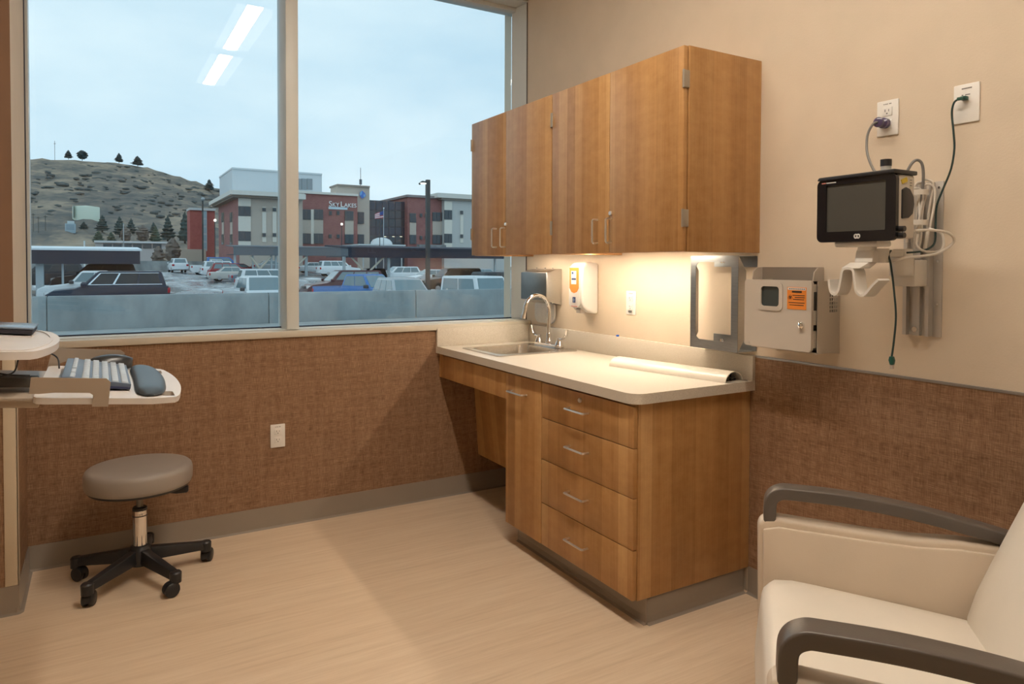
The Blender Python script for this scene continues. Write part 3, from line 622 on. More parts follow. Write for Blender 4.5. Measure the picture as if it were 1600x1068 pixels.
tr = [(yb, W), (ya, W), (ya, W-.03), (ya+.012, W-.03), (ya+.012, W-.012), (ya+.030, W-.012), (ya+.030, W-.026), (ya+.052, W-.026), (ya+.052, W-.012), (yb-.012, W-.012), (yb-.012, W-.03), (yb, W-.03)]
MB().prism([(x, y) for y, x in tr], 'z', 1.105, 1.588).build('track', TRK, wa)
MB().box(W-.005, W, 1.200, ya, 1.103, 1.590, .001).build('wall_strip', TRK, wa)
for zz in (1.57, 1.34, 1.205): MB().cyl((W-.008, 1.212, zz), (W-.004, 1.212, zz), .004, n=10).build('screw', CHROME, wa)
MB().cyl((W-.034, 1.267, 1.125), (W-.024, 1.267, 1.125), .008, n=12).build('screw', CHROME, wa)
MB().box(2.165, W-.028, 1.232, 1.302, 1.262, 1.345, .004).cyl((2.155, 1.267, 1.295), (2.155, 1.267, 1.352), .034, n=24).build('collar', ARMW, wa)
MB().box(2.03, 2.16, 1.248, 1.284, 1.353, 1.376, .006).cyl((2.155, 1.267, 1.35), (2.155, 1.267, 1.378), .030, n=20).cyl((2.03, 1.266, 1.335), (2.03, 1.266, 1.378), .030, n=20).build('swing_arm', ARMW, wa)
MB().cyl((2.00, 1.283, 1.372), (2.00, 1.283, 1.398), .026, n=20).box(1.965, 2.04, 1.23, 1.37, 1.383, 1.400, .006).prism([(1.975, 1.335), (2.05, 1.335), (2.045, 1.375), (1.985, 1.375)], 'y', 1.25, 1.31, .006).build('head_mount', ARMW, wa)
# double hook
hk = thing('cuff_hook', 'white double hook hanging under the monitor mount', 'hook', (1.98, 1.28, 1.34))
pl = [Vector((a, b, 0)) for a, b in ((1.362, 1.283), (1.357, 1.250), (1.343, 1.238), (1.330, 1.250), (1.322, 1.285), (1.316, 1.312), (1.300, 1.318), (1.283, 1.312), (1.278, 1.285), (1.272, 1.252), (1.257, 1.238), (1.242, 1.244), (1.222, 1.268), (1.203, 1.286))]
sp = cr(pl, 5); th = .0035; L1 = []; L2 = []
for i, p in enumerate(sp):
    t = (sp[min(i+1, len(sp)-1)]-sp[max(i-1, 0)]).normalized(); nn = Vector((-t.y, t.x, 0))
    L1.append((p+nn*th)); L2.append((p-nn*th))
MB().prism([(p.x, p.y) for p in L1] + [(p.x, p.y) for p in reversed(L2)], 'x', 1.93, 1.985).build('hook_band', ARMW, hk)
MB().prism([(1.93, 1.318), (1.985, 1.318), (2.02, 1.336), (1.975, 1.336)], 'y', 1.262, 1.322, .002).build('hook_bracket', ARMW, hk)
# coiled cables and straps
wc = thing('cable_bundle', 'white and grey cables strapped in a bundle beside the monitor', 'cables', (2.19, 1.25, 1.40))
MB().tube(cr([(2.15, 1.26, 1.60), (2.16, 1.245, 1.64), (2.175, 1.235, 1.652), (2.185, 1.225, 1.635), (2.19, 1.225, 1.58), (2.19, 1.235, 1.50), (2.19, 1.24, 1.42)], 8), .0045, 8).build('cable', GREYC, wc)
for k, (dx, dy, zt) in enumerate(((0, 0, 1.578), (.012, -.010, 1.585), (-.010, .008, 1.560), (.006, -.018, 1.57), (-.004, .014, 1.548))):
    pts = [(2.185+dx, 1.255+dy, 1.40), (2.18+dx, 1.248+dy+.008*math.sin(k), 1.47), (2.182+dx, 1.252+dy, 1.53), (2.185+dx, 1.245+dy, zt), (2.195+dx, 1.228+dy, zt+.006), (2.2+dx, 1.216+dy, zt-.012), (2.195+dx, 1.222+dy+.006*math.cos(k), 1.50), (2.19+dx, 1.228+dy, 1.42), (2.19+dx, 1.235+dy, 1.38)]
    MB().tube(cr(pts, 7), .0035, 7).build('cable', CABW, wc)
MB().tube(cr([(2.035, 1.160, 1.428), (2.08, 1.14, 1.43), (2.13, 1.115, 1.422), (2.155, 1.115, 1.395), (2.12, 1.145, 1.362), (2.06, 1.20, 1.350), (2.04, 1.235, 1.338), (2.04, 1.25, 1.352)], 9), .004, 8).build('cable', CABW, wc)
MB().tube(cr([(2.12, 1.20, 1.42), (2.10, 1.19, 1.385), (2.12, 1.17, 1.368), (2.16, 1.15, 1.375), (2.18, 1.16, 1.42), (2.185, 1.20, 1.44)], 9), .0035, 8).build('cable', CABW, wc)
for zz in (1.545, 1.452): MB().plate(rrect(2.165, 2.215, 1.212, 1.268, .02), [rrect(2.167, 2.213, 1.214, 1.266, .018)], 'z', zz, zz+.016).build('strap', CABW, wc)
# ================================================================= COMPUTER ARM (left), tipped a few degrees
TILT = math.radians(5.5)
LAM = mat('white_laminate', (.70, .66, .63), .42); TAU = mat('taupe_metal', (.42, .35, .28), .42, metal=.1)
O = Vector((0.0, 2.1, 1.018))
ROT = (0, TILT, 0)
cw = thing('computer_workstation', 'white wall-mounted computer workstation with a keyboard tray', 'workstation', O, None, False, ROT)
def rnd_tray(x0, x1, y0, y1, rl, bul, k=8):
    o = []
    cy = (y0+y1)/2; hy = (y1-y0)/2
    for i in range(-12, 13):
        t = i/12; yy = cy+hy*t
        e = abs(t)
        o.append((x1 - bul*(e**2.2) - (.05*max(0, (e-.88)/.12)**2), yy))
    o += [(x0+rl, y1), (x0+rl*.3, y1-rl*.3), (x0, y1-rl), (x0, y0+rl), (x0+rl*.3, y0+rl*.3), (x0+rl, y0)]
    return o
def slot(x0, x1, y0, y1): return rrect(x0, x1, y0, y1, .007, 3)
MB().plate(rnd_tray(-.13, .185, -.255, .312, .02, .03), [slot(.128, .156, -.215, -.145), slot(.130, .156, .185, .25)], 'z', -.014, 0).build('keyboard_tray', LAM, cw)
for q, ys_ in enumerate((-.262, .318)):
    sgn = 1
    if q == 0:
        poly = [(-.137, .010), (-.137, .046), (.006, .046), (.015, .038), (.015, -.018), (-.017, -.018), (-.017, .008), (-.024, .013), (-.09, .013), (-.12, .010)]
    else:
        poly = [(-.135, -.01), (-.125, .050), (.048, .050), (.058, .042), (.06, .0), (.04, -.0), (.035, .012), (-.09, .012), (-.105, .006), (-.11, -.01)]
    MB().prism(poly, 'y', ys_, ys_+.003).build('side_bracket', TAU, cw)
MB().box(-.30, -.12, -.22, .24, -.014, -.006, .002).build('slide_plate', TAU, cw)
MB().box(-1.0, -.13, -.15, -.10, .006, .028, .003).build('lower_rail', mat('dark_rail', (.05, .045, .04), .5), cw)
MB().box(-.98, -.12, -.20, -.06, -.032, -.008, .004).build('support_beam', TAU, cw)
MB().box(-1.0, -.96, -.22, .0, -.25, .2, .004).build('wall_bracket', TAU, cw)
top = rnd_tray(-.62, -.103, -.235, .365, .05, .045)
MB().plate(top, [], 'z', .078, .096).build('worksurface', LAM, cw)
MB().plate([(-.6, -.225)] + [(x-.014, y*.965+.002) for x, y in top[:25]] + [(-.6, .355)], [[(-.59, -.212)] + [(x-.022, y*.94+.004) for x, y in top[:25]] + [(-.59, .342)]], 'z', .096, .0985).build('worksurface_lip', LAM, cw)
MB().box(-.42, -.34, -.17, -.09, -.008, .078, .004).build('riser_post', TAU, cw)
def rel(t): return O + Matrix.Rotation(TILT, 3, 'Y') @ Vector(t)
# closed laptop on the upper surface
lp = thing('closed_laptop', 'closed dark laptop on the upper white surface', 'laptop', rel((0, 0, .0985)), None, False, ROT)
MB().box(-.50, -.168, .165, .33, .0005, .014, .004).build('base', mat('dark_navy_plastic', (.02, .018, .03), .4), lp)
MB().box(-.50, -.166, .163, .332, .0145, .0195, .003).build('lid', mat('slate_lid', (.22, .28, .36), .25, metal=.3), lp)
# keyboard
kb = thing('keyboard', 'slim grey computer keyboard on the pull-out tray', 'keyboard', rel((-.012, .0, .008)), None, False, (0, TILT+math.radians(3), 0))
KBB = mat('keyboard_case', (.11, .145, .20), .4); KEY = mat('key_grey', (.46, .53, .60), .45)
MB().prism([(-.074, 0), (-.074, .020), (-.06, .021), (.074, .013), (.074, 0)], 'y', -.145, .232, .002).build('case', KBB, kb)
MB().box(-.073, .073, -.1465, .2335, -.001, .005, .001).build('case_rim', mat('navy_plastic', (.03, .04, .10), .4), kb)
random.seed(3)
key_me = {}
def key(x, y, wx, wy):
    k = (round(wx, 4), round(wy, 4)); z = .0205-(x+.06)*.055
    if k not in key_me:
        o = MB().hexa([(-wx/2, -wy/2, -.002), (wx/2, -wy/2, -.002), (wx/2, wy/2, -.002), (-wx/2, wy/2, -.002), (-wx/2+.0015, -wy/2+.0015, .0035), (wx/2-.0015, -wy/2+.0015, .0035), (wx/2-.0015, wy/2-.0015, .0035), (-wx/2+.0015, wy/2-.0015, .0035)], .0007, 1).build('key', KEY, kb)
        key_me[k] = o.data
    else:
        o = bpy.data.objects.new('key', key_me[k]); COL.objects.link(o); o.parent = kb
    o.location = (x, y, z)
for r_ in range(6):
    x = -.052 + r_*.0212 + (.006 if r_ else 0)
    cells = [(-.135, 0)]
    yy = -.140
    ncol = 19
    for cidx in range(ncol):
        w_ = .0192
        y = -.1295+cidx*.0195
        if r_ == 5 and 6 <= cidx <= 11:
            if cidx == 6: key(x, y+.0195*2.5, .0165, .1135)
            continue
        if cidx in (3, 7) and r_ == 0: continue
        key(x, y, .0165 if r_ else .0125, .0165)
# wrist rest
wrst = thing('wrist_rest', 'padded dark grey wrist rest in front of the keyboard', 'wrist rest', rel((.099, .0, .002)), None, False, ROT)
n = 18; vv = []; prof_k = 10
for i in range(n+1):
    t = -1+2*i/n; yy = .02+.255*t
    s_ = (1-abs(t)**5)**.5 if abs(t) < 1 else 0
    hw = .010+.023*s_ + .004*(1-t*t)
    for j in range(prof_k):
        a = math.pi*j/(prof_k-1)
        vv.append((-hw*math.cos(a) + .012*(1-t*t), yy, .001+(.004+.015*s_)*math.sin(a)**.75))
ff = [(i*prof_k+j, i*prof_k+j+1, (i+1)*prof_k+j+1, (i+1)*prof_k+j) for i in range(n) for j in range(prof_k-1)] + [tuple(range(prof_k)), tuple(n*prof_k+j for j in range(prof_k))] + [(i*prof_k, (i+1)*prof_k, (i+1)*prof_k+prof_k-1, i*prof_k+prof_k-1) for i in range(n)]
MB()._add(vv, ff).build('pad', mat('charcoal_gel', (.045, .06, .075), .38, bump=.04, bs=400), wrst)
# mouse
ms = thing('computer_mouse', 'black computer mouse at the far end of the tray', 'mouse', rel((.02, .272, .004)), None, False, (0, TILT, math.radians(15)))
MOU = mat('mouse_black', (.03, .032, .035), .3)
vv = []; n = 14; k = 12
for i in range(n+1):
    t = -1+2*i/n; w_ = .032*math.sqrt(max(0, 1-abs(t)**3))+.003; h_ = .036*math.sqrt(max(0, 1-((t-.15)/1.18)**2))*.95+.004
    for j in range(k): a = math.pi*j/(k-1); vv.append((.062*t, -w_*math.cos(a), h_*math.sin(a)**.8))
ff = [(i*k+j, i*k+j+1, (i+1)*k+j+1, (i+1)*k+j) for i in range(n) for j in range(k-1)] + [tuple(range(k)), tuple(n*k+j for j in range(k))] + [(i*k, (i+1)*k, (i+1)*k+k-1, i*k+k-1) for i in range(n)]
MB()._add(vv, ff).build('shell', MOU, ms)
MB().lathe([(.008, -.003), (.009, 0), (.008, .003)], (.036, 0, .0285), 14, 'y').build('scroll_wheel', DARKG, ms)
kc = thing('keyboard_cable', 'thin black cables looping under the upper white surface', 'cable', rel((-.2, 0, .05)))
MB().tube(cr([rel(p) for p in ((-.098, .10, .020), (-.105, .12, .045), (-.13, .10, .06), (-.18, .05, .06), (-.26, -.02, .055))], 8), .002, 6).build('cable', BLACKP, kc)
MB().tube(cr([rel(p) for p in ((-.145, -.16, .036), (-.19, -.165, .038), (-.24, -.16, .048), (-.33, -.12, .05), (-.40, -.1, .045))], 8), .002, 6).tube(cr([rel(p) for p in ((-.17, -.16, .074), (-.175, -.17, .045), (-.20, -.18, .036), (-.24, -.18, .034), (-.34, -.17, .036))], 8), .0018, 6).build('cable', BLACKP, kc)
# ================================================================= STOOL
st = thing('rolling_stool', 'low round grey rolling stool on five black castors', 'stool', (.135, 3.31, 0), None, False)
MB().lathe([(.001, .484), (.12, .483), (.180, .481), (.193, .478), (.200, .471), (.2035, .460), (.2045, .44), (.203, .415), (.198, .402), (.188, .396), (.17, .395), (.001, .395)], n=48).build('seat', mat('grey_vinyl', (.31, .275, .245), .40, bump=.05, bs=250), st)
MB().lathe([(.195, .400), (.19, .390), (.001, .388)], n=40).build('seat_base', BLACKP, st)
MB().prism([(.045, .372), (.045, .387), (.195, .387), (.195, .362), (.15, .358)], 'y', -.012, .012, .003, M=Matrix.Rotation(math.radians(-25), 4, 'Z')).build('lever', BLACKP, st)
MB().cyl((0, 0, .30), (0, 0, .39), .013).build('piston', mat('grey_rod', (.20, .185, .17), .4, metal=.6), st)
MB().lathe([(.0285, .29), (.0285, .302), (.024, .306), (.001, .306)], n=24).lathe([(.0292, .268), (.0292, .272)], n=24).build('collar', BLACKP, st)
cl = MB().lathe([(.001, .10), (.026, .10), (.0285, .27), (.0285, .292), (.001, .292)], n=28).build('column', CHROME, st)
tx_ = text_me('vir', .016, .0003)
MB().mesh_in(tx_, Matrix.Translation((-.004, -.0291, .274)) @ Matrix.Rotation(math.radians(90), 4, 'X')).build('lettering', DARKG, cl)
MB().lathe([(.001, .065), (.045, .065), (.05, .08), (.047, .12), (.036, .142), (.029, .146), (.001, .146)], n=28).build('hub', BLACKP, st)
for k in range(5):
    a = math.radians(8+72*k); R = Matrix.Rotation(a, 4, 'Z')
    lg = MB().hexa([(.03, -.024, .075), (.275, -.018, .060), (.275, .018, .060), (.03, .024, .075), (.03, -.018, .132), (.272, -.015, .094), (.272, .015, .094), (.03, .018, .132)], .006, 2, M=R)
    lg.lathe([(.001, .052), (.022, .052), (.023, .09), (.018, .096), (.001, .097)], (.262, 0, 0), 16, M=R)
    leg = lg.build('leg', BLACKP, st)
    ca = MB(); Rc = R @ Matrix.Translation((.262, 0, 0)) @ Matrix.Rotation(math.radians(60+50*k), 4, 'Z')
    for sg in (-1, 1): ca.lathe([(.001, sg*.004), (.026, sg*.004), (.0285, sg*.008), (.0285, sg*.018), (.024, sg*.022), (.001, sg*.023)], (.018, 0, .0285), 20, 'y', M=Rc)
    ca.build('castor_wheel', BLACKP, leg)
    MB().prism([(.018+.031*math.cos(t), .0285+.031*math.sin(t)) for t in [math.radians(d_) for d_ in range(10, 181, 17)]] + [(-.013, .02)], 'y', -.012, .012, M=Rc).cyl(Rc @ Vector((0, 0, .045)), Rc @ Vector((0, 0, .06)), .008, n=10).build('castor_hood', BLACKP, leg)
# ================================================================= RECLINER
VIN = mat('cream_vinyl_seat', (.74, .675, .585), .42, bump=.03, bs=220); VIN2 = mat('tan_vinyl_side', (.63, .53, .42), .45, bump=.03, bs=220); ARMD = mat('taupe_arm', (.105, .088, .075), .36, bump=.04, bs=300)
AZ = math.atan2(.75, -.66)
rc = thing('recliner', 'cream vinyl patient recliner with dark taupe arms', 'armchair', (1.332, 1.059, 0), None, False, (0, 0, AZ))
def side_panel(ys_, y2):
    top = [(.036, .600), (.020, .617), (-.02, .621), (-.12, .615), (-.25, .608), (-.36, .606), (-.46, .612), (-.56, .608), (-.66, .580), (-.80, .54)]
    poly = top + [(-.82, .12), (.0, .12), (.03, .16)]
    return MB().prism(poly, 'y', ys_, y2, .012, 3)
for sg in (-1, 1):
    p = side_panel(sg*.372, sg*.432).build('side_panel', VIN2, rc)
    inn = [(.022, .590), (-.02, .600), (-.25, .590), (-.36, .588), (-.46, .594), (-.56, .590), (-.66, .560), (-.78, .53), (-.80, .14), (-.0, .14), (.018, .18)]
    MB().prism(inn, 'y', sg*.374, sg*.360, .006, 2).build('inner_panel', VIN2, p)
    # arm: post, bend, rail
    ctr = cr([(0.004, .585, 0), (.004, .63, 0), (.000, .668, 0), (-.022, .687, 0), (-.06, .690, 0), (-.20, .686, 0), (-.36, .668, 0), (-.54, .632, 0), (-.70, .592, 0), (-.78, .57, 0)], 6)
    hts = []; L1 = []; L2 = []
    for i, c_ in enumerate(ctr):
        t = (ctr[min(i+1, len(ctr)-1)]-ctr[max(i-1, 0)]).normalized(); nn = Vector((-t.y, t.x, 0)); th = .0165
        L1.append(c_+nn*th); L2.append(c_-nn*th)
    MB().prism([(q.x, q.y) for q in L1] + [(q.x, q.y) for q in reversed(L2)], 'y', sg*.402-.029, sg*.402+.029, .008, 3).build('arm', ARMD, rc)
Ts = Matrix.Translation((-.27, 0, .35)) @ Matrix.Rotation(math.radians(-6), 4, 'Y')
def puff(lx, ly, lz, M, e=.35, n=20, crown=.012):
    b = bmesh.new(); bmesh.ops.create_cube(b, size=2); bmesh.ops.subdivide_edges(b, edges=b.edges[:], cuts=9, use_grid_fill=True)
    for v in b.verts:
        x, y, z = v.co; p = 9
        l = (abs(x)**p+abs(y)**p+abs(z)**p)**(1/p)
        x, y, z = x/l, y/l, z/l
        cz = crown*(1-x*x)*(1-y*y)*(1 if z > 0 else 0)
        v.co = Vector((x*lx/2, y*ly/2, z*lz/2+cz))
    bmesh.ops.transform(b, matrix=M, verts=b.verts)
    me = bpy.data.meshes.new('tmp'); b.to_mesh(me); b.free(); m = MB(); m.bm.from_mesh(me); bpy.data.meshes.remove(me); return m
puff(.62, .715, .21, Ts).build('seat_cushion', VIN, rc, ang=80)
Tb = Matrix.Translation((-.475, 0, .5)) @ Matrix.Rotation(math.radians(-22.6), 4, 'Y') @ Matrix.Translation((-.10, 0, .33))
puff(.20, .72, .88, Tb).build('backrest', VIN, rc, ang=80)
MB().box(-.02, .025, -.372, .372, .13, .27, .012).build('front_panel', VIN2, rc)
MB().box(-.75, -.02, -.36, .36, .10, .16, .01).build('base_frame', ARMD, rc)
for sx in (-.70, -.05):
    for sg in (-1, 1): MB().lathe([(.028, 0), (.03, .01), (.024, .10), (.03, .125)], (sx, sg*.40, 0), 16).build('foot', ARMD, rc)
# ================================================================= OUTSIDE
def gz(y):  # the car park rises gently away from the building
    return -1.1 + .0205*(max(41, min(y, 112))-41)
g = MB()
ysr = [3.95, 20, 20.2, 41, 60, 80, 113]
vv = []
for y in ysr:
    z = -.42 if y <= 20 else gz(y)
    vv += [(-260, y, z), (420, y, z)]
g._add(vv, [(2*i, 2*i+1, 2*i+3, 2*i+2) for i in range(len(ysr)-1)])
tag(g.build('ground', LOT), 'wet slushy asphalt of the hospital car park', None, None, 'structure')
tag(MB().box(-260, 420, 113, 330, -.5, gz(113)).build('ground_far', HILL), 'dry brown land beyond the car park', None, None, 'structure')
# concrete guard wall: separate cast panels on one wall
cw_ = thing('concrete_guard_wall', 'long grey concrete guard wall in front of the car park', 'wall', (6, 20, -.42))
zt = PY(440, 457, 20).z
xs = [-30, -6.2, PY(73, 480, 20).x, PY(420, 480, 20).x, PY(650, 480, 20).x, 24, 36]
xs = sorted(set(round(x, 3) for x in xs))
for i in range(len(xs)-1):
    MB().prism([(20, -.42), (20, zt-.10), (20.05, zt), (20.28, zt), (20.28, -1.6), (20.2, -1.6)], 'x', xs[i]+.012, xs[i+1]-.012).build('panel', CONC, cw_)
MB().box(xs[0], xs[-1], 20.06, 20.24, -1.3, zt-.03).build('core', mat('pale_joint', (.42, .46, .46), .8), cw_)
tag(MB().prism([(18.6, -.42), (18.6, -.36), (19.99, -.30), (19.99, -.42)], 'x', -30, 36).build('kerb', mat('pale_kerb', (.36, .39, .39), .8, var=.15, vs=2), None, loc=(0, 19.3, -.4)), 'pale concrete kerb at the foot of the guard wall', 'kerb')
# ---- hillside
ridge = [(-400, 262), (-120, 250), (0, 246), (46, 246.5), (85, 247.5), (110, 248), (135, 249.5), (160, 251), (190, 253.5), (215, 257), (240, 263), (262, 269.5), (285, 276), (300, 281), (330, 290), (354, 296), (400, 312), (450, 334), (520, 368), (620, 396), (760, 402), (1100, 404)]
def rv(u):
    for (a, b), (c_, d_) in zip(ridge, ridge[1:]):
        if a <= u <= c_: return b+(d_-b)*(u-a)/(c_-a)
    return 400
random.seed(11)
def smooth_noise(n):
    return [random.uniform(-1, 1) for _ in range(n)]
NU, NT = 120, 26; hv = []; hf = []
for i in range(NU):
    u = -400+1500*i/(NU-1)
    for j in range(NT):
        t = j/(NT-1)
        Y = 250+430*min(1, t/.9); rr = rv(u)
        v = 404+(rr-404)*min(1, t/.9)**.92
        if t > .9: Y = 680+(t-.9)*2500; v = rr+ (t-.9)*120
        p = PY(u, v, Y)
        if 0 < t < .9: p.z += random.uniform(-1, 1)*1.2; p.y += random.uniform(-4, 4)
        hv.append(p)
for i in range(NU-1):
    for j in range(NT-1): hf.append((i*NT+j, (i+1)*NT+j, (i+1)*NT+j+1, i*NT+j+1))
tag(MB()._add(hv, hf).build('hill', HILL, ang=180), 'scrubby brown hill on the skyline', None, None, 'structure')
def hill_y(u, v): return 250+430*max(0, min(1, ((404-v)/(404-rv(u)))**(1/.92)))
# ---- scrub on the slope
sc_ = MB(); random.seed(21)
for k in range(520):
    u = random.uniform(-40, 400); s_ = random.uniform(.12, .97); v = 404+(rv(u)-404)*s_**.92; Y = 250+430*s_
    if v > 338 or (95 < u < 165 and v > 316): continue
    p = PY(u, v, Y); r = random.uniform(.6, 1.7)*(1 if random.random() < .85 else 1.7)
    sc_.sphere(p, r, 6, (random.uniform(1, 2.2), 1.2, random.uniform(.5, .8)))
tag(sc_.build('hillside_scrub', mat('scrub_green', (.105, .118, .118), .95, var=.3, vs=.3), ang=180), 'dark low scrub scattered over the brown hill', 'scrub', None, 'stuff')
# ---- trees
def conifer(u, v0, v1, Y, wid, label, green, group, bare=False, rnd=False):
    b = PY(u, v1, Y); h = PY(u, v0, Y).z-b.z; w = wid/1094*Y*.93
    t = thing('round_tree' if rnd else ('bare_tree' if bare else 'conifer'), label, 'tree', b, group, False)
    MB().cyl((0, 0, -1), (0, 0, h*.3), h*.03, n=7).build('trunk', mat('bark', (.05, .04, .035), .9), t)
    vv = []; ff = []; R_, N_ = 15, 14
    for i in range(R_):
        k = i/(R_-1)
        r = (w/2)*(((1-k)**.75)*(.72 if i % 2 else 1.12)+.02 if not rnd else (math.sin(math.pi*min(1, .12+.86*k))**.6)*(.88 if i % 2 else 1.06))
        if i == 0: r *= .7
        for j in range(N_):
            a = 2*math.pi*j/N_; q = max(.02*w, r*random.uniform(.66, 1.22))
            vv.append((q*math.cos(a), q*math.sin(a), h*(.05+.95*k)+random.uniform(-.03, .03)*h))
    for i in range(R_-1):
        for j in range(N_): ff.append((i*N_+j, i*N_+(j+1) % N_, (i+1)*N_+(j+1) % N_, (i+1)*N_+j))
    ff += [tuple(range(N_)), tuple((R_-1)*N_+j for j in range(N_))]
    MB()._add(vv, ff).build('crown', mat(green, {'dark_fir': (.045, .075, .075), 'mid_fir': (.07, .10, .075), 'brown_twigs': (.15, .13, .115), 'ridge_fir': (.05, .075, .08)}[green], .95, var=.35, vs=1.2), t, ang=25)
for u, v0, v1, wd, lb_ in ((107, 234.5, 247, 12, 'lone conifer on the ridge nearest the antenna mast'), (128.5, 235, 249, 14, 'broad-topped tree second along the ridge from the antenna mast'), (186, 239, 253, 12, 'small conifer third along the ridge from the antenna mast'), (215, 243.5, 258, 18, 'widest conifer on the ridge'), (327, 280, 297, 17, 'dark conifer on the hill beside the white penthouse')):
    conifer(u, v0, v1, hill_y(u, v1+1.5), wd, lb_, 'ridge_fir', 'trees on the ridge', rnd=(u == 128.5))
TL = [(160, 336, 361, 20, 'dark_fir', 'dark conifer just right of the water tank'), (187, 338, 367, 19, 'dark_fir', 'tall dark conifer behind the grey lamp pole'), (205, 341, 366, 16, 'dark_fir', 'dark conifer above the low white building roof'), (131, 346, 358, 13, 'dark_fir', 'small bush-like conifer below the water tank'), (240, 347, 365, 13, 'dark_fir', 'small dark conifer behind the pale green one'), (262, 337, 376, 22, 'dark_fir', 'large dark conifer near the end of the low white building'), (289, 331, 378, 22, 'dark_fir', 'tallest conifer beside the red brick building'), (154, 360, 379, 18, 'mid_fir', 'olive conifer at the end of the low white building'), (174, 362, 378, 14, 'mid_fir', 'olive conifer at the foot of the lamp pole'), (243, 352, 378, 17, 'mid_fir', 'pale green pointed conifer behind the low white building'), (197, 355, 378, 16, 'brown_twigs', 'bare brown tree behind the low white building'), (223, 352, 378, 18, 'brown_twigs', 'bare grey-brown tree in the middle of the row'), (270, 372, 396, 22, 'brown_twigs', 'bare brown tree before the beige low wall'), (248, 385, 404, 18, 'brown_twigs', 'bare twiggy tree beside the carport arch')]
for u, v0, v1, wd, gcol, lb_ in TL: conifer(u, v0, v1 if v1 < 385 else v1+22, hill_y(u, v1+3) if v1 < 385 else (124 if u > 260 else 132), wd, lb_, gcol, 'trees below the hill', rnd=(gcol == 'brown_twigs'), bare=(gcol == 'brown_twigs'))
# ---- things on the hillside
def orect(m, u0, u1, v0, v1, Y, t, bev=0):
    um, vm_ = (u0+u1)/2, (v0+v1)/2
    return m.box(PY(u0, vm_, Y).x, PY(u1, vm_, Y).x, Y, Y+t, PY(um, v1, Y).z, PY(um, v0, Y).z, bev)
TY = hill_y(134, 343)+6
p0 = PY(113, 331, TY); p1 = PY(156, 331, TY); ztp, zbt = PY(134, 324, TY).z, PY(134, 341, TY).z
wtk = thing('water_tank', 'pale green round water tank on the hillside', 'water tank', ((p0.x+p1.x)/2, TY, zbt))
MB().lathe([(.01, zbt-3), ((p1.x-p0.x)/2, zbt-3), ((p1.x-p0.x)/2, ztp), ((p1.x-p0.x)/2*.97, ztp+.3), (.01, ztp+1.0)], ((p0.x+p1.x)/2, TY, 0), 40).build('tank_shell', mat('tank_green', (.60, .68, .58), .7), wtk)
MB().box(p0.x+.4, p0.x+.7, TY-(p1.x-p0.x)*.42, TY-(p1.x-p0.x)*.2, zbt, ztp+.6).build('ladder', mat('tank_grey', (.3, .35, .33), .7), wtk)
BY = hill_y(110, 363)
hb = thing('pump_house', 'small pale blue box building below the water tank', 'building', PY(110, 361, BY))
orect(MB(), 101.5, 118, 349, 364, BY, 5).build('wall', mat('pale_blue_wall', (.38, .49, .55), .8), hb); orect(MB(), 105, 116, 345, 349, BY+.5, 3).build('roof_unit', mat('pale_unit', (.55, .62, .64), .7), hb)
orect(MB(), 103.5, 116, 350.5, 359, BY-.1, .1).build('front_panel', mat('grey_blue_panel', (.27, .37, .44), .7), hb)
for k, (u, v0, v1) in enumerate(((52, 333, 362), (60, 338, 366), (71, 336, 360))):
    up = thing('utility_pole', ('tall utility pole at the window edge', 'middle utility pole of the three on the lower slope', 'utility pole nearest the pale blue box building')[k], 'pole', PY(u, v1, hill_y(u, v1)), 'utility poles on the slope')
    orect(MB(), u-.35, u+.35, v0, v1+4, hill_y(u, v1), .35).build('post', mat('pole_wood', (.06, .055, .05), .9), up); orect(MB(), u-3, u+3, v0+2, v0+2.6, hill_y(u, v1), .3).build('cross_arm', MATS['pole_wood'], up)
an = thing('antenna_mast', 'thin antenna mast on the hill ridge', 'antenna', PY(85.5, 248, 670)); orect(MB(), 85.2, 85.9, 220, 250, 670, .4).build('mast', mat('mast_grey', (.2, .25, .29), .6), an); orect(MB(), 83.8, 87.2, 224, 224.6, 670, .3).build('cross_bar', MATS['mast_grey'], an)
# ---- low white building and boundary walls
lw = thing('low_white_building', 'low white building with a dark window band below the hill', 'building', PY(208, 398, 170))
orect(MB(), 149, 268, 379, 423, 170, 10).build('wall', mat('off_white_wall', (.55, .53, .53), .8), lw); orect(MB(), 147, 269, 376.5, 379.5, 169.4, 11).build('roof', mat('snowy_roof', (.68, .70, .72), .8), lw)
DW = mat('dark_window_glass', (.05, .075, .095), .12); WF = mat('window_frame_grey', (.20, .22, .23), .6)
for k in range(6):
    a = 161+k*15.5; w_ = orect(MB(), a, a+14, 380.5, 388, 169.9, .15).build('window', WF, lw); orect(MB(), a+.6, a+13.4, 381.2, 387.4, 169.8, .12).build('pane', DW, w_)
rb = thing('red_brick_building', 'red brick block with a glazed stair strip', 'building', PY(316, 396, 150))
orect(MB(), 297, 336, 328, 425, 150, 5).build('wall', REDBRICK, rb); orect(MB(), 296, 337, 325, 328.5, 149.6, 5.8).build('parapet', mat('pale_coping', (.55, .56, .57), .8), rb)
gs = orect(MB(), 317, 323.5, 329, 392, 149.8, .3).build('stair_strip', mat('strip_frame', (.40, .44, .48), .6), rb)
for k in range(5): orect(MB(), 318, 322.5, 331+k*12, 340+k*12, 149.7, .15).build('pane', mat('pale_glass', (.30, .40, .46), .12), gs)
tag(orect(MB(), 255, 322, 389, 426, 146, .6).build('low_wall', mat('beige_block', (.46, .40, .34), .85), None, loc=PY(288, 398, 146)), 'beige low wall before the red brick building', 'wall')
tag(orect(MB(), -60, 346, 407, 428, 113, .5).build('retaining_wall', CONC, None, loc=PY(270, 424, 113)), 'grey retaining wall at the back of the car park', 'wall')
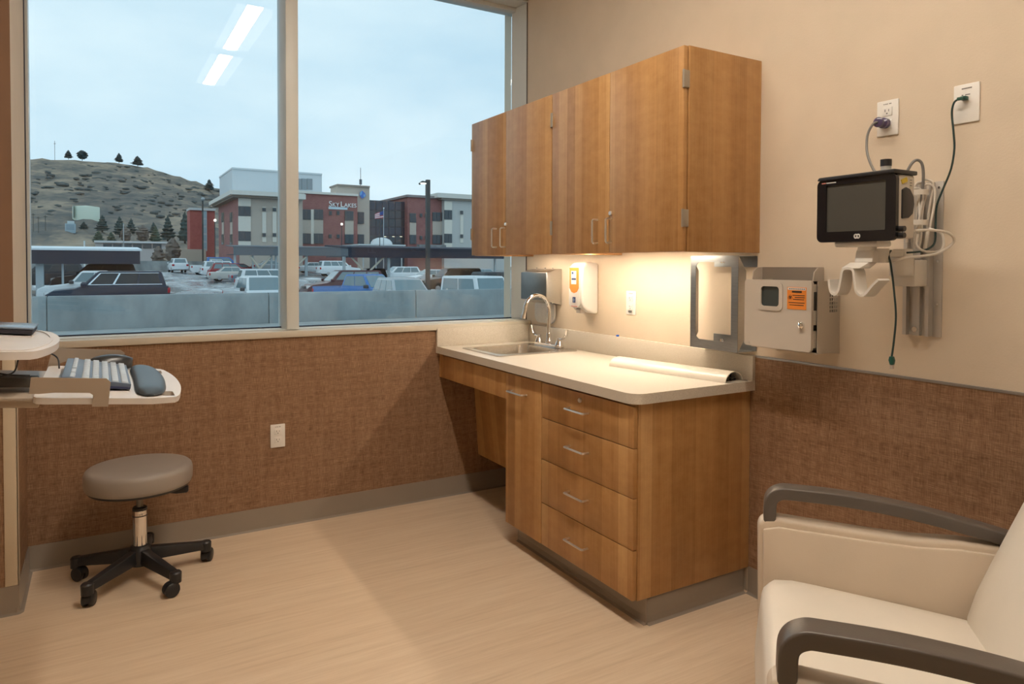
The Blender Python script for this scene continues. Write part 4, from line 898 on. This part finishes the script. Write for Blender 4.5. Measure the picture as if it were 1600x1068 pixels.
# ---- the hospital
hp = thing('hospital', 'three-storey brick and tan hospital with a lettered sign', 'building', PY(530, 410, 112))
TAN = mat('tan_stucco', (.52, .46, .40), .85, var=.04); CRM = mat('cream_panel', (.72, .69, .62), .8); TAUP = mat('taupe_stucco', (.49, .44, .385), .85); CORN = mat('cornice_white', (.70, .68, .63), .7); PENT = mat('penthouse_metal', (.62, .68, .72), .6)
HG = mat('hospital_glass', (.04, .06, .08), .10, spec=.5); HFR = mat('hospital_frame', (.12, .135, .14), .5)
def hwin(u0, u1, v0, v1, Y, cols=1):
    f = orect(MB(), u0, u1, v0, v1, Y-.16, .14).build('window', HFR, hp)
    wd = (u1-u0-.5)/cols
    for i in range(cols): orect(MB(), u0+.5+i*wd, u0+i*wd+wd, v0+.6, v1-.6, Y-.22, .07).build('pane', HG, f)
def hpan(name, u0, u1, v0, v1, Y, m, proud=.1): return orect(MB(), u0, u1, v0, v1, Y-proud, proud).build(name, m, hp)
A = 104
orect(MB(), 374, 473, 308, 426, A, 19).build('corner_block', TAUP, hp)
xc_ = PY(374, 350, A).x
MB().box(xc_-.12, xc_, A, A+19, PY(374, 426, A).z, PY(374, 309, A).z).build('side_wall', BRICK, hp)
for (ua, ub) in ((348.6, 351.6), (361.8, 365)):
    y0_, y1_ = xc_/(PY(ub, 350, 1).x), xc_/(PY(ua, 350, 1).x)
    zA = lambda v: PY((ua+ub)/2, v, (y0_+y1_)/2).z
    MB().box(xc_-.2, xc_-.12, y0_, y1_, zA(382), zA(332)).build('infill_panel', TAN, hp)
    for va, vb in ((332, 347), (366, 382)): MB().box(xc_-.27, xc_-.2, y0_, y1_, zA(vb), zA(va)).build('window', HG, hp)
orect(MB(), 360, 476, 299.5, 306, A-1.6, 22).build('cornice', CORN, hp); orect(MB(), 364, 445, 306, 309.5, A-1.0, 21).build('cornice_soffit', mat('soffit_brown', (.25, .22, .19), .8), hp)
orect(MB(), 466, 478, 303, 311, A-1.8, 3).build('cornice_return', CORN, hp)
for va, vb in ((309.5, 322), (337.5, 361), (376.5, 386)): hpan('cream_infill', 372.5, 392, va, vb, A, CRM, .15)
for va, vb in ((322, 337.5), (361, 376.5)): hwin(372.6, 392, va, vb, A, 2)
for ua in (409.8, 426):
    hpan('cream_strip', ua, ua+6, 323, 378, A, CRM, .1)
    for va in (324.5, 364): hwin(ua+.2, ua+5.8, va, va+5.5, A-.1)
B = 112
orect(MB(), 455, 558.5, 302.5, 424, B, 16).build('brick_block', BRICK, hp); orect(MB(), 455, 560, 300, 303.5, B-.5, 17).build('coping', CORN, hp)
hpan('tan_infill', 471.5, 505, 343, 364.5, B, TAN); hpan('cream_strip', 486, 490.5, 327, 381, B, CRM, .12)
for ua, ub in ((471.5, 486), (490.5, 505)):
    hwin(ua, ub, 327, 343, B, 2); hwin(ua, ub, 364.5, 380.5, B, 2)
for ua in (514, 526.2):
    hwin(ua, ua+4.6, 329.5, 336, B); hwin(ua, ua+4.6, 366, 372, B)
hpan('tan_infill', 539, 552.5, 344, 366, B, TAN); hwin(539, 552.5, 329.5, 344.5, B, 2); hwin(539, 552.5, 366, 380.5, B, 2)
E2 = 113
orect(MB(), 527.5, 577.5, 291, 424, E2, 4).build('stair_tower', TAN, hp); orect(MB(), 527, 578, 288.8, 291.5, E2-.3, 4.6).build('tower_coping', mat('tan_coping', (.30, .27, .24), .8), hp)
for va, vb in ((331, 349.5), (366, 382)): hwin(559, 569, va, vb, E2)
orect(MB(), 363, 503, 268, 303, 121, 14).build('penthouse', PENT, hp); orect(MB(), 362.5, 503.5, 266, 268.5, 120.8, 14.4).build('penthouse_coping', mat('coping_metal', (.62, .68, .72), .5), hp)
for k in range(3): orect(MB(), 463+k*8.6, 471+k*8.6, 279, 296, 120.85, .15).build('louvre', mat('louvre_grey', (.26, .30, .33), .6), hp)
G2 = 113.5
ag = orect(MB(), 576, 640, 314, 424, G2, 10).build('atrium', mat('atrium_frame', (.045, .06, .085), .4), hp)
for c_ in range(6):
    for r_ in range(6): orect(MB(), 578+c_*9.9, 587.2+c_*9.9, 316+r_*13, 328+r_*13, G2-.12, .1).build('curtain_pane', HG if r_ % 3 else mat('spandrel_glass', (.04, .055, .085), .2), hp)
for ua in (600, 613, 625): orect(MB(), ua, ua+3.5, 369, 370, G2-.2, .06).build('interior_light', emis('lit_fixture', (1, .85, .5, 1), .9), hp)
orect(MB(), 637, 700, 309, 424, B, 16).build('brick_block', BRICK, hp); orect(MB(), 636, 700, 305.5, 309, B-.4, 16).build('coping', mat('dark_coping', (.30, .27, .27), .8), hp)
hpan('tan_infill', 640.3, 650.3, 347, 367, B, TAN); hwin(640.3, 650.3, 333, 347.5, B); hwin(640.3, 650.3, 366.5, 381, B)
for va in (333.5, 368.5):
    hwin(656.3, 660, va, va+5.5, B); hwin(664, 668, va, va+5.5, B)
hpan('tan_infill', 676, 693.5, 345, 367, B, TAN)
for va, vb in ((331.5, 345.5), (366.5, 381)): hwin(676, 688.5, va, vb, B, 2); hwin(690, 693.5, va, vb, B)
C2 = 111
orect(MB(), 694, 800, 314, 424, C2, 16).build('corner_block', mat('grey_stucco', (.52, .53, .52), .85), hp); orect(MB(), 684, 805, 304.5, 311.5, C2-.8, 17).build('cornice', CORN, hp); orect(MB(), 690, 800, 311.5, 314.5, C2-.6, 18).build('cornice_soffit', MATS['soffit_brown'], hp)
for va, vb in ((314.5, 328), (343, 365), (379.5, 394)): hpan('cream_infill', 694.5, 706.5, va, vb, C2, CRM, .15)
for va, vb in ((328, 343), (365, 379.5)): hwin(694.5, 706.5, va, vb, C2, 2)
hpan('cream_strip', 719.5, 724, 329, 379, C2, CRM)
for va in (329, 366): hwin(719.7, 723.8, va, va+5.5, C2-.1)
orect(MB(), 655, 697, 382, 400, C2-1.5, 1).build('stone_base', mat('stone_grey', (.22, .23, .24), .9, var=.4, vs=1.5), hp)
# sign and emblem
ps = PY(513, 323, B); sw = PY(556.5, 318, B).x-ps.x
SIGN = mat('sign_white', (.86, .88, .90), .5)
sg_ = MB(); cx = 0; parts_ = []
for txt, sz in (('S', 1.36), ('KY', 1.0), ('L', 1.36), ('AKES', 1.0)):
    me = text_me(txt, sz, .08); wv = max(v.co.x for v in me.vertices); parts_.append((me, cx)); cx += wv + .06 + (.12 if txt == 'KY' else 0)
k_ = sw/cx
hz_ = PY(535, 313.5, B).z-PY(535, 322.5, B).z
for me, ox in parts_: sg_.mesh_in(me, Matrix.Translation((ps.x+ox*k_, B-.25, PY(513, 322.4, B).z)) @ Matrix.Rotation(math.radians(90), 4, 'X') @ Matrix.Diagonal((k_, hz_/1.0, 1, 1)))
sg_.build('sign_lettering', SIGN, hp)
orect(MB(), 513.5, 543, 323.3, 327, B-.2, .18).build('sign_strip', mat('sign_strip_blue', (.58, .72, .80), .5), hp)
e = [PY(u, v, E2-.25) for u, v in ((566, 297.5), (570.2, 301.5), (571.8, 305.5), (568.2, 308.8), (565.6, 310), (562.2, 305.5), (562.8, 300.5))]
MB().prism([(q.x, q.z) for q in e], 'y', E2-.25, E2-.05).build('emblem', mat('emblem_blue', (.04, .19, .62), .4), hp)
e = [PY(u, v, E2-.3) for u, v in ((566, 297.5), (565.2, 304), (562.2, 305.5), (562.8, 300.5))]
MB().prism([(q.x, q.z) for q in e], 'y', E2-.32, E2-.25).build('emblem_facet', mat('emblem_light_blue', (.14, .42, .78), .4), hp)
e = [PY(u, v, E2-.3) for u, v in ((568.6, 303.2), (571.8, 304.6), (569.4, 307.8), (567.6, 307))]
MB().prism([(q.x, q.z) for q in e], 'y', E2-.32, E2-.25).build('emblem_facet', MATS['emblem_light_blue'], hp)
am = thing('roof_antenna', 'thin antenna on the tan stair tower', 'antenna', PY(563.5, 290, 120)); orect(MB(), 563.2, 563.9, 262, 290, 120, .08).build('mast', MATS['mast_grey'], am); orect(MB(), 561.8, 565.6, 280, 288, 120, .2).build('lattice', MATS['mast_grey'], am)
# entrance canopy
ca = thing('entrance_canopy', 'white domed entrance canopy before the glass atrium', 'canopy', PY(597, 405, 96))
orect(MB(), 560, 634, 381.5, 383.5, 96, 9).build('canopy_deck', mat('canopy_white', (.62, .66, .68), .6), ca)
dc = PY(596, 382, 101); dr_ = (PY(613, 382, 101).x-PY(580, 382, 101).x)/2
MB().lathe([(dr_, 0), (dr_*.95, .35), (dr_*.75, .75), (dr_*.4, 1.0), (.01, 1.08)], dc, 28).build('dome', MATS['canopy_white'], ca)
for a, b in ((563, 573), (632, 622)): MB().cyl(PY(a, 383, 97), PY(b, 390, 97), .12, n=8).build('strut', MATS['canopy_white'], ca)
for u in (568, 588, 608, 628): orect(MB(), u-.5, u+.5, 383, 431, 99, .3).build('post', MATS['canopy_white'], ca)
# ---- carports
def carport(label, u0, u1, vt, vb, Y, posts, braces, mroof, mfas, dep=5.5, snow=True):
    t = thing('carport', label, 'carport', PY((u0+u1)/2, vb, Y), 'carports')
    um = (u0+u1)/2; x0, x1 = PY(u0, vb, Y).x, PY(u1, vb, Y).x; zt_, zb_ = PY(um, vt, Y).z, PY(um, vb, Y).z
    MB().box(x0, x1, Y, Y+.15, zb_, zt_).build('fascia', mfas, t)
    MB().prism([(Y-.05, zt_), (Y+dep, zt_+.25), (Y+dep, zt_+.37), (Y-.05, zt_+.12)], 'x', x0-.1, x1+.1).build('roof', mroof, t)
    MB().box(x0, x1, Y+.15, Y+dep, zb_+.05, zb_+.12).build('soffit', mat('carport_soffit', (.05, .06, .08), .7), t)
    MB().box(x1-.15, x1, Y+.15, Y+dep, zb_, zt_).build('fascia', mfas, t)
    for u, wpx in posts:
        c_ = PY(u, vb, Y+.6); w_ = wpx/1094*Y
        MB().box(c_.x-w_/2, c_.x+w_/2, Y+.5, Y+.5+w_, gz(Y)-.3, zb_+.06).build('post', mat('post_steel', (.40, .48, .52), .5), t)
    for (ua, va), (ub, vb2) in braces: MB().cyl(PY(ua, va, Y+.35), PY(ub, vb2, Y+.35), 1.6/1094*Y, n=8).build('brace', mat('cream_brace', (.58, .54, .46), .6), t)
    return t
FAS = mat('carport_fascia', (.045, .053, .075), .8, spec=.2); FAS2 = mat('carport_fascia_grey', (.15, .175, .20), .8, spec=.2); SNOW = mat('roof_snow', (.72, .78, .82), .8)
carport('dark carport with a white-edged roof over the black cars by the window edge', 30, 219, 391, 412, 51, ((62, 9), (98, 2.5)), (), SNOW, FAS, 6)
carport('far grey carport below the cream hospital corner', 365, 545, 387, 399, 88, ((367, 3), (395, 2), (424, 2.5), (431, 2.5), (478.5, 4)), (((391, 400), (406, 420)), ((406, 420), (423, 401)), ((478, 401), (462, 418)), ((452, 402), (466, 418))), FAS2, FAS2)
carport('long dark carport with cream V braces in front of the entrance canopy', 545, 900, 391, 403.5, 46, ((537.5, 4.2), (607, 4), (773, 3), (900, 3)), (((547, 399), (573, 428)), ((573, 428), (600, 401))), FAS, FAS)
# ---- poles, flag
PD = mat('pole_dark', (.045, .055, .06), .5); GL = emis('lamp_glow', (1, .95, .8, 1), 3.0)
lpz = thing('street_lamp', 'tall dark lamp post with a single curved arm', 'lamp post', (PY(668.5, 393, 45).x, 45, gz(45)))
b_ = PY(668.5, 282, 45)
MB().box(b_.x-.13, b_.x+.13, 44.87, 45.13, gz(45), b_.z+.05).build('post', PD, lpz)
MB().tube(cr([(b_.x, 45, b_.z-.15), (b_.x-.25, 45, b_.z-.12), PY(660, 284, 45), PY(655, 287.5, 45)], 5), .07, 8).build('arm', PD, lpz)
q = PY(660.5, 286, 45); MB().box(q.x-.2, q.x+.2, 44.85, 45.15, q.z-.05, q.z).build('lamp_head', GL, lpz)
def pole(u, v0, v1, Y, wpx, label, name='lamp_post', globe=False, m=None):
    t = thing(name, label, 'lamp post' if globe else 'pole', PY(u, v1, Y), 'poles in the car park')
    orect(MB(), u-wpx/2, u+wpx/2, v0, 432 if Y < 105 else 425, Y, wpx/1094*Y).build('post', m or PD, t)
    if globe: c_ = PY(u, v0-1, Y); MB().sphere(c_, 1.9/1094*Y).build('globe', GL, t)
    return t
GP = mat('pole_grey', (.38, .42, .45), .5)
t = pole(193.3, 349, 398, 125, 1.6, 'pale grey pole among the conifers', 'steel_pole', m=GP)
t = pole(317, 312, 398, 140, 2.2, 'dark pole in front of the red brick building', 'steel_pole'); c_ = PY(317, 311, 140); MB().sphere(c_, .35).build('finial', GP, t)
pole(336, 345, 400, 109, 1.2, 'lamp post with a lit globe at the corner of the brick wing', globe=True)
pole(534, 351, 390, 97, 1.0, 'lamp post with a lit globe below the sign', globe=True)
t = pole(132, 376, 388, 110, 2.6, 'short pale post above the dark carport roof', 'vent_post', m=mat('pale_post', (.66, .70, .70), .6))
fp_ = thing('flagpole', 'flagpole flying a red, white and blue flag', 'flagpole', PY(599.5, 395, 92))
orect(MB(), 599.1, 600.1, 326, 434, 92, .1).build('post', GP, fp_); MB().sphere(PY(599.6, 325, 92), .1).build('finial', SIGN, fp_)
def flag_piece(u0, u1, f0, f1, m, nm):
    vv = []; n = 8
    for i in range(n+1):
        u = u0+(u1-u0)*i/n; s_ = (599-u)/13
        vt, vb = 329+5*s_+.5*math.sin(s_*7), 340.5+1.2*s_
        for f in (f0, f1):
            p = PY(u, vt+(vb-vt)*f, 92); vv.append(p + Vector((0, .18*math.sin(s_*8), 0))); vv.append(p + Vector((0, .05+.18*math.sin(s_*8), 0)))
    ff = []
    for i in range(n):
        a = i*4; ff += [(a, a+4, a+6, a+2), (a+1, a+3, a+7, a+5), (a, a+1, a+5, a+4), (a+2, a+6, a+7, a+3)]
    MB()._add(vv, ff).build(nm, m, fp_)
flag_piece(599, 593, 0, .52, mat('flag_blue', (.05, .10, .32), .7), 'flag_canton')
FR, FW = mat('flag_red', (.50, .12, .16), .7), mat('flag_white', (.75, .76, .78), .7)
for k in range(7):
    f0, f1 = k/7, (k+1)/7
    flag_piece(593 if f1 <= .58 else 599, 586.5, f0, f1, FR if k % 2 == 0 else FW, 'flag_stripe')
pole(593.5, 345, 395, 94, .9, 'short bare flagpole beside the flying flag', 'bare_flagpole', m=PD)
# ================================================================= CARS
CG = mat('car_glass', (.16, .24, .27), .08, spec=.7); CGD = mat('car_glass_dark', (.02, .025, .03), .08); TYRE = mat('tyre', (.015, .015, .017), .8); HUBM = mat('hubcap', (.45, .46, .47), .35, metal=.6)
RED = mat('tail_red', (.45, .02, .03), .25); HEAD = mat('headlight', (.62, .66, .68), .15); CHR = mat('car_chrome', (.7, .72, .74), .15, metal=1.)
PAINTS = {'navy': (.020, .030, .055), 'white': (.72, .77, .80), 'black': (.012, .014, .02), 'blue': (.06, .20, .50), 'brightblue': (.04, .17, .50), 'maroon': (.075, .02, .03), 'silver': (.42, .46, .49), 'grey': (.16, .20, .25), 'beige': (.56, .55, .52), 'red': (.30, .04, .05), 'paleblue': (.50, .66, .74), 'dark': (.03, .04, .05)}
KIND = {  # L, W, H, belt, rear base x, rear roof x, front roof x, front base x, hood z
    'sedan': (4.75, 1.82, 1.46, .95, -1.65, -.95, .35, 1.15, .88),
    'suv': (5.1, 1.98, 1.88, 1.18, -2.42, -2.2, .45, 1.15, 1.10),
    'wagon': (4.6, 1.85, 1.72, 1.05, -2.2, -1.85, .40, 1.20, 1.00),
    'pickup': (5.6, 2.0, 1.92, 1.22, -.75, -.55, .75, 1.35, 1.14),
    'jeep': (4.3, 1.85, 1.85, 1.12, -2.0, -1.95, .35, .62, 1.08)}
def quad_panel(m, q, i0, i1, j0, j1, off=.015):
    q = [Vector(p) for p in q]
    def bl(a, b): return (q[0]*(1-a)+q[1]*a)*(1-b) + (q[3]*(1-a)+q[2]*a)*b
    c_ = [bl(i0, j0), bl(i1, j0), bl(i1, j1), bl(i0, j1)]; nrm = (q[1]-q[0]).cross(q[3]-q[0]).normalized()
    return m.hexa([p-nrm*.01 for p in c_] + [p+nrm*off for p in c_])
def car(kind, colr, u, y, head, label, dz=0, chrome=False, glass=None, scale=1., name=None):
    L, Wd, H, hb_, xr, xrr, xfr, xf, hz = KIND[kind]
    x = PY(u, 430, y).x
    nm = name or {'sedan': 'sedan', 'suv': 'sport_utility_car', 'wagon': 'crossover_car', 'pickup': 'pickup_truck', 'jeep': 'boxy_off_roader'}[kind]
    t = thing(nm, label, 'truck' if kind == 'pickup' else 'car', (x, y, gz(y)+dz), 'cars in the car park', False, (0, 0, math.radians(head)))
    t.scale = (scale,)*3
    pm = mat('car_paint_'+colr, PAINTS[colr], .3, coat=.1, spec=.35); gl = glass or CG
    h = L/2; w = Wd/2
    if kind == 'pickup':
        low = [(-h, .45), (-h, 1.05), (-h+.02, hb_-.05), (xr, hb_-.05), (xr, hb_), (xf, hb_), (xf+.25, hz+.03), (h-.25, hz-.08), (h-.02, hz-.25), (h, .45), (h-.2, .32), (-h+.2, .32)]
    elif kind == 'sedan':
        low = [(-h, .40), (-h, .78), (-h+.06, hb_-.06), (-h+.4, hb_-.01), (xr, hb_), (xf, hb_), (xf+.3, hz), (h-.5, hz-.12), (h-.08, hz-.27), (h, .40), (h-.2, .25), (-h+.2, .25)]
    else:
        low = [(-h, .45), (-h, .85), (-h+.05, hb_-.04), (xr-.05, hb_), (xf, hb_), (xf+.2, hz), (h-.35, hz-.10), (h-.06, hz-.28), (h, .45), (h-.2, .32), (-h+.2, .32)]
    MB().prism(low, 'y', -w, w, .07, 3).build('body', pm, t)
    wb, wt_ = w-.05, w-.24
    if kind == 'jeep': wt_ = w-.13
    zt_ = H-.03
    b4 = [(xr, -wb, hb_-.05), (xf, -wb, hb_-.05), (xf, wb, hb_-.05), (xr, wb, hb_-.05)]; t4 = [(xrr, -wt_, zt_), (xfr, -wt_, zt_), (xfr, wt_, zt_), (xrr, wt_, zt_)]
    MB().hexa(b4+t4, .05, 3).build('cabin', pm, t)
    MB().box(xrr+.05, xfr-.05, -wt_+.04, wt_-.04, H-.035, H, .02).build('roof_panel', pm, t)
    quad_panel(MB(), [b4[1], b4[2], t4[2], t4[1]], .06, .94, .12, .93).build('windshield', gl, t)
    quad_panel(MB(), [b4[3], b4[0], t4[0], t4[3]], .10, .90, .22, .90).build('rear_window', gl, t)
    nw = 3 if kind in ('suv', 'wagon') else 2
    for side in (0, 1):
        q = [b4[0], b4[1], t4[1], t4[0]] if side == 0 else [b4[2], b4[3], t4[3], t4[2]]
        for k in range(nw):
            a0, a1 = .06+k*.88/nw+.012, .06+(k+1)*.88/nw-.012
            if side: a0, a1 = 1-a1, 1-a0
            quad_panel(MB(), q, a0, a1, .22, .90).build('side_window', gl if k else (glass or CG), t)
        if chrome:
            mcc = MB()
            for (i0, i1, j0, j1) in ((.05, .95, .16, .20), (.05, .95, .91, .94), (.05, .075, .16, .94), (.34, .365, .16, .94)): quad_panel(mcc, q, i0, i1, j0, j1, .02)
            mcc.build('window_trim', CHR, t)
        sgn = -1 if side == 0 else 1
        MB().box(xf-.25, xf-.02, sgn*(w+.02), sgn*(w+.20), hb_+.0, hb_+.17, .03).build('wing_mirror', pm if kind != 'pickup' else DARKG, t)
        MB().box(h-.22, h-.03, sgn*(w-.42), sgn*(w-.04), hz-.34, hz-.16, .03).build('headlight', HEAD, t)
        MB().box(-h-.01, -h+.12, sgn*(w-.28), sgn*(w+.01), hb_-.34, hb_-.08, .03).build('taillight', RED, t)
        for xw in (-h+.95, h-.95):
            wl_ = MB().lathe([(.2, -.02), (.33, -.02), (.345, .03), (.345, .19), (.31, .22), (.2, .215)], (xw, sgn*(w-.20) if sgn > 0 else -(w-.20), .345), 20, 'y', M=None if sgn > 0 else Matrix.Diagonal((1, 1, 1, 1)))
            wl_ = wl_.build('wheel', TYRE, t)
            MB().lathe([(.01, 0), (.21, 0), (.2, sgn*.02), (.01, sgn*.03)], (xw, sgn*(w+.005) if sgn > 0 else -(w+.0), .345), 16, 'y').build('hubcap', HUBM, wl_)
    MB().box(h-.06, h+.03, -w+.1, w-.1, .40, .58, .03).build('bumper', DARKG if kind in ('pickup', 'jeep') else pm, t); MB().box(-h-.04, -h+.06, -w+.1, w-.1, .42, .60, .03).build('bumper', CHR if kind == 'pickup' else pm, t)
    MB().box(h-.05, h+.005, -.5, .5, hz-.34, hz-.18, .02).build('grille', DARKG, t)
    if kind == 'pickup':
        MB().box(-h+.08, xr-.06, -w+.09, w-.09, hb_-.07, hb_-.03).build('bed_floor', DARKG, t)
        MB().plate([(-h+.02, -w+.02), (xr-.02, -w+.02), (xr-.02, w-.02), (-h+.02, w-.02)], [[(-h+.1, -w+.12), (xr-.06, -w+.12), (xr-.06, w-.12), (-h+.1, w-.12)]], 'z', hb_-.06, hb_+.02).build('bed_rail', pm, t)
    return t
car('suv', 'navy', 170, 41.5, 180, 'navy blue sport utility with chrome-edged windows behind the guard wall', chrome=True, scale=1.08, glass=CGD)
car('pickup', 'white', 152, 46, 180, 'white pickup half hidden behind the navy sport utility', 0, scale=1.0)
car('suv', 'black', 150, 55, 180, 'black sport utility in the shade of the dark carport', .25, glass=CGD)
car('suv', 'dark', 72, 62, 180, 'dark sport utility at the window edge beneath the carport roof', .1, glass=CGD)
car('sedan', 'grey', 118, 66, 180, 'grey sedan in the shade behind the black sport utility', .2, glass=CGD)
car('suv', 'white', 278, 104, 92, 'white sport utility seen from behind at the back of the car park', name='sport_utility_car')
car('pickup', 'white', 336, 95, 0, 'white pickup at the far end of the parked row', -.05)
car('suv', 'white', 352, 86, 0, 'white sport utility second from the far end of the parked row', -.05)
car('wagon', 'red', 362, 80, 0, 'red crossover glimpsed between the white parked cars')
car('sedan', 'beige', 365, 75, 0, 'cream sedan showing its rear wheel in the parked row')
car('sedan', 'grey', 402, 68, 0, 'slate grey sedan between the cream sedan and the white wagon')
car('suv', 'white', 425, 55, 0, 'long white estate car in front of the grey sedan', -.1, scale=1.0)
car('pickup', 'white', 404, 36, -84, 'white pickup facing the window beside the mullion', -.06)
car('suv', 'brightblue', 352, 99, 0, 'bright blue sport utility behind the parked row', .25)
car('sedan', 'red', 376, 91, 0, 'small dark red sedan in front of the bright blue one')
car('sedan', 'silver', 424, 98, 0, 'silver sedan beyond the far grey carport', .3)
car('pickup', 'blue', 568, 36, -62, 'blue pickup facing the window behind the guard wall', 0)
car('suv', 'maroon', 537, 43.8, 180, 'dark maroon sport utility shaded by the carport', .12)
car('wagon', 'silver', 631, 30.6, -92, 'silver crossover beside the blue pickup', .08)
car('jeep', 'white', 757, 26.2, -78, 'boxy white off-roader near the corner of the worktop', .10)
car('suv', 'dark', 790, 40, 8, 'dark sport utility behind the boxy white off-roader', .1, glass=CGD)
car('sedan', 'paleblue', 812, 29.3, -60, 'pale blue sedan cut off by the window jamb', .1)
car('pickup', 'black', 585, 49.6, 180, 'black pickup under the long dark carport', .05, glass=CGD)
car('sedan', 'white', 492, 97, 0, 'small white sedan beyond the maroon sport utility', .1)
car('suv', 'white', 530, 84, 0, 'white sport utility beyond the V braces', .1)
car('wagon', 'white', 622, 66, 180, 'white crossover behind the carport post')
car('sedan', 'white', 672, 58, 180, 'white sedan in the middle of the long carport', .2)
car('suv', 'black', 705, 50, 180, 'black sport utility at the shaded end of the long carport', .1, glass=CGD)
car('sedan', 'silver', 748, 60, 180, 'silver sedan beyond the boxy white off-roader', .2)
bpy.context.view_layer.update()
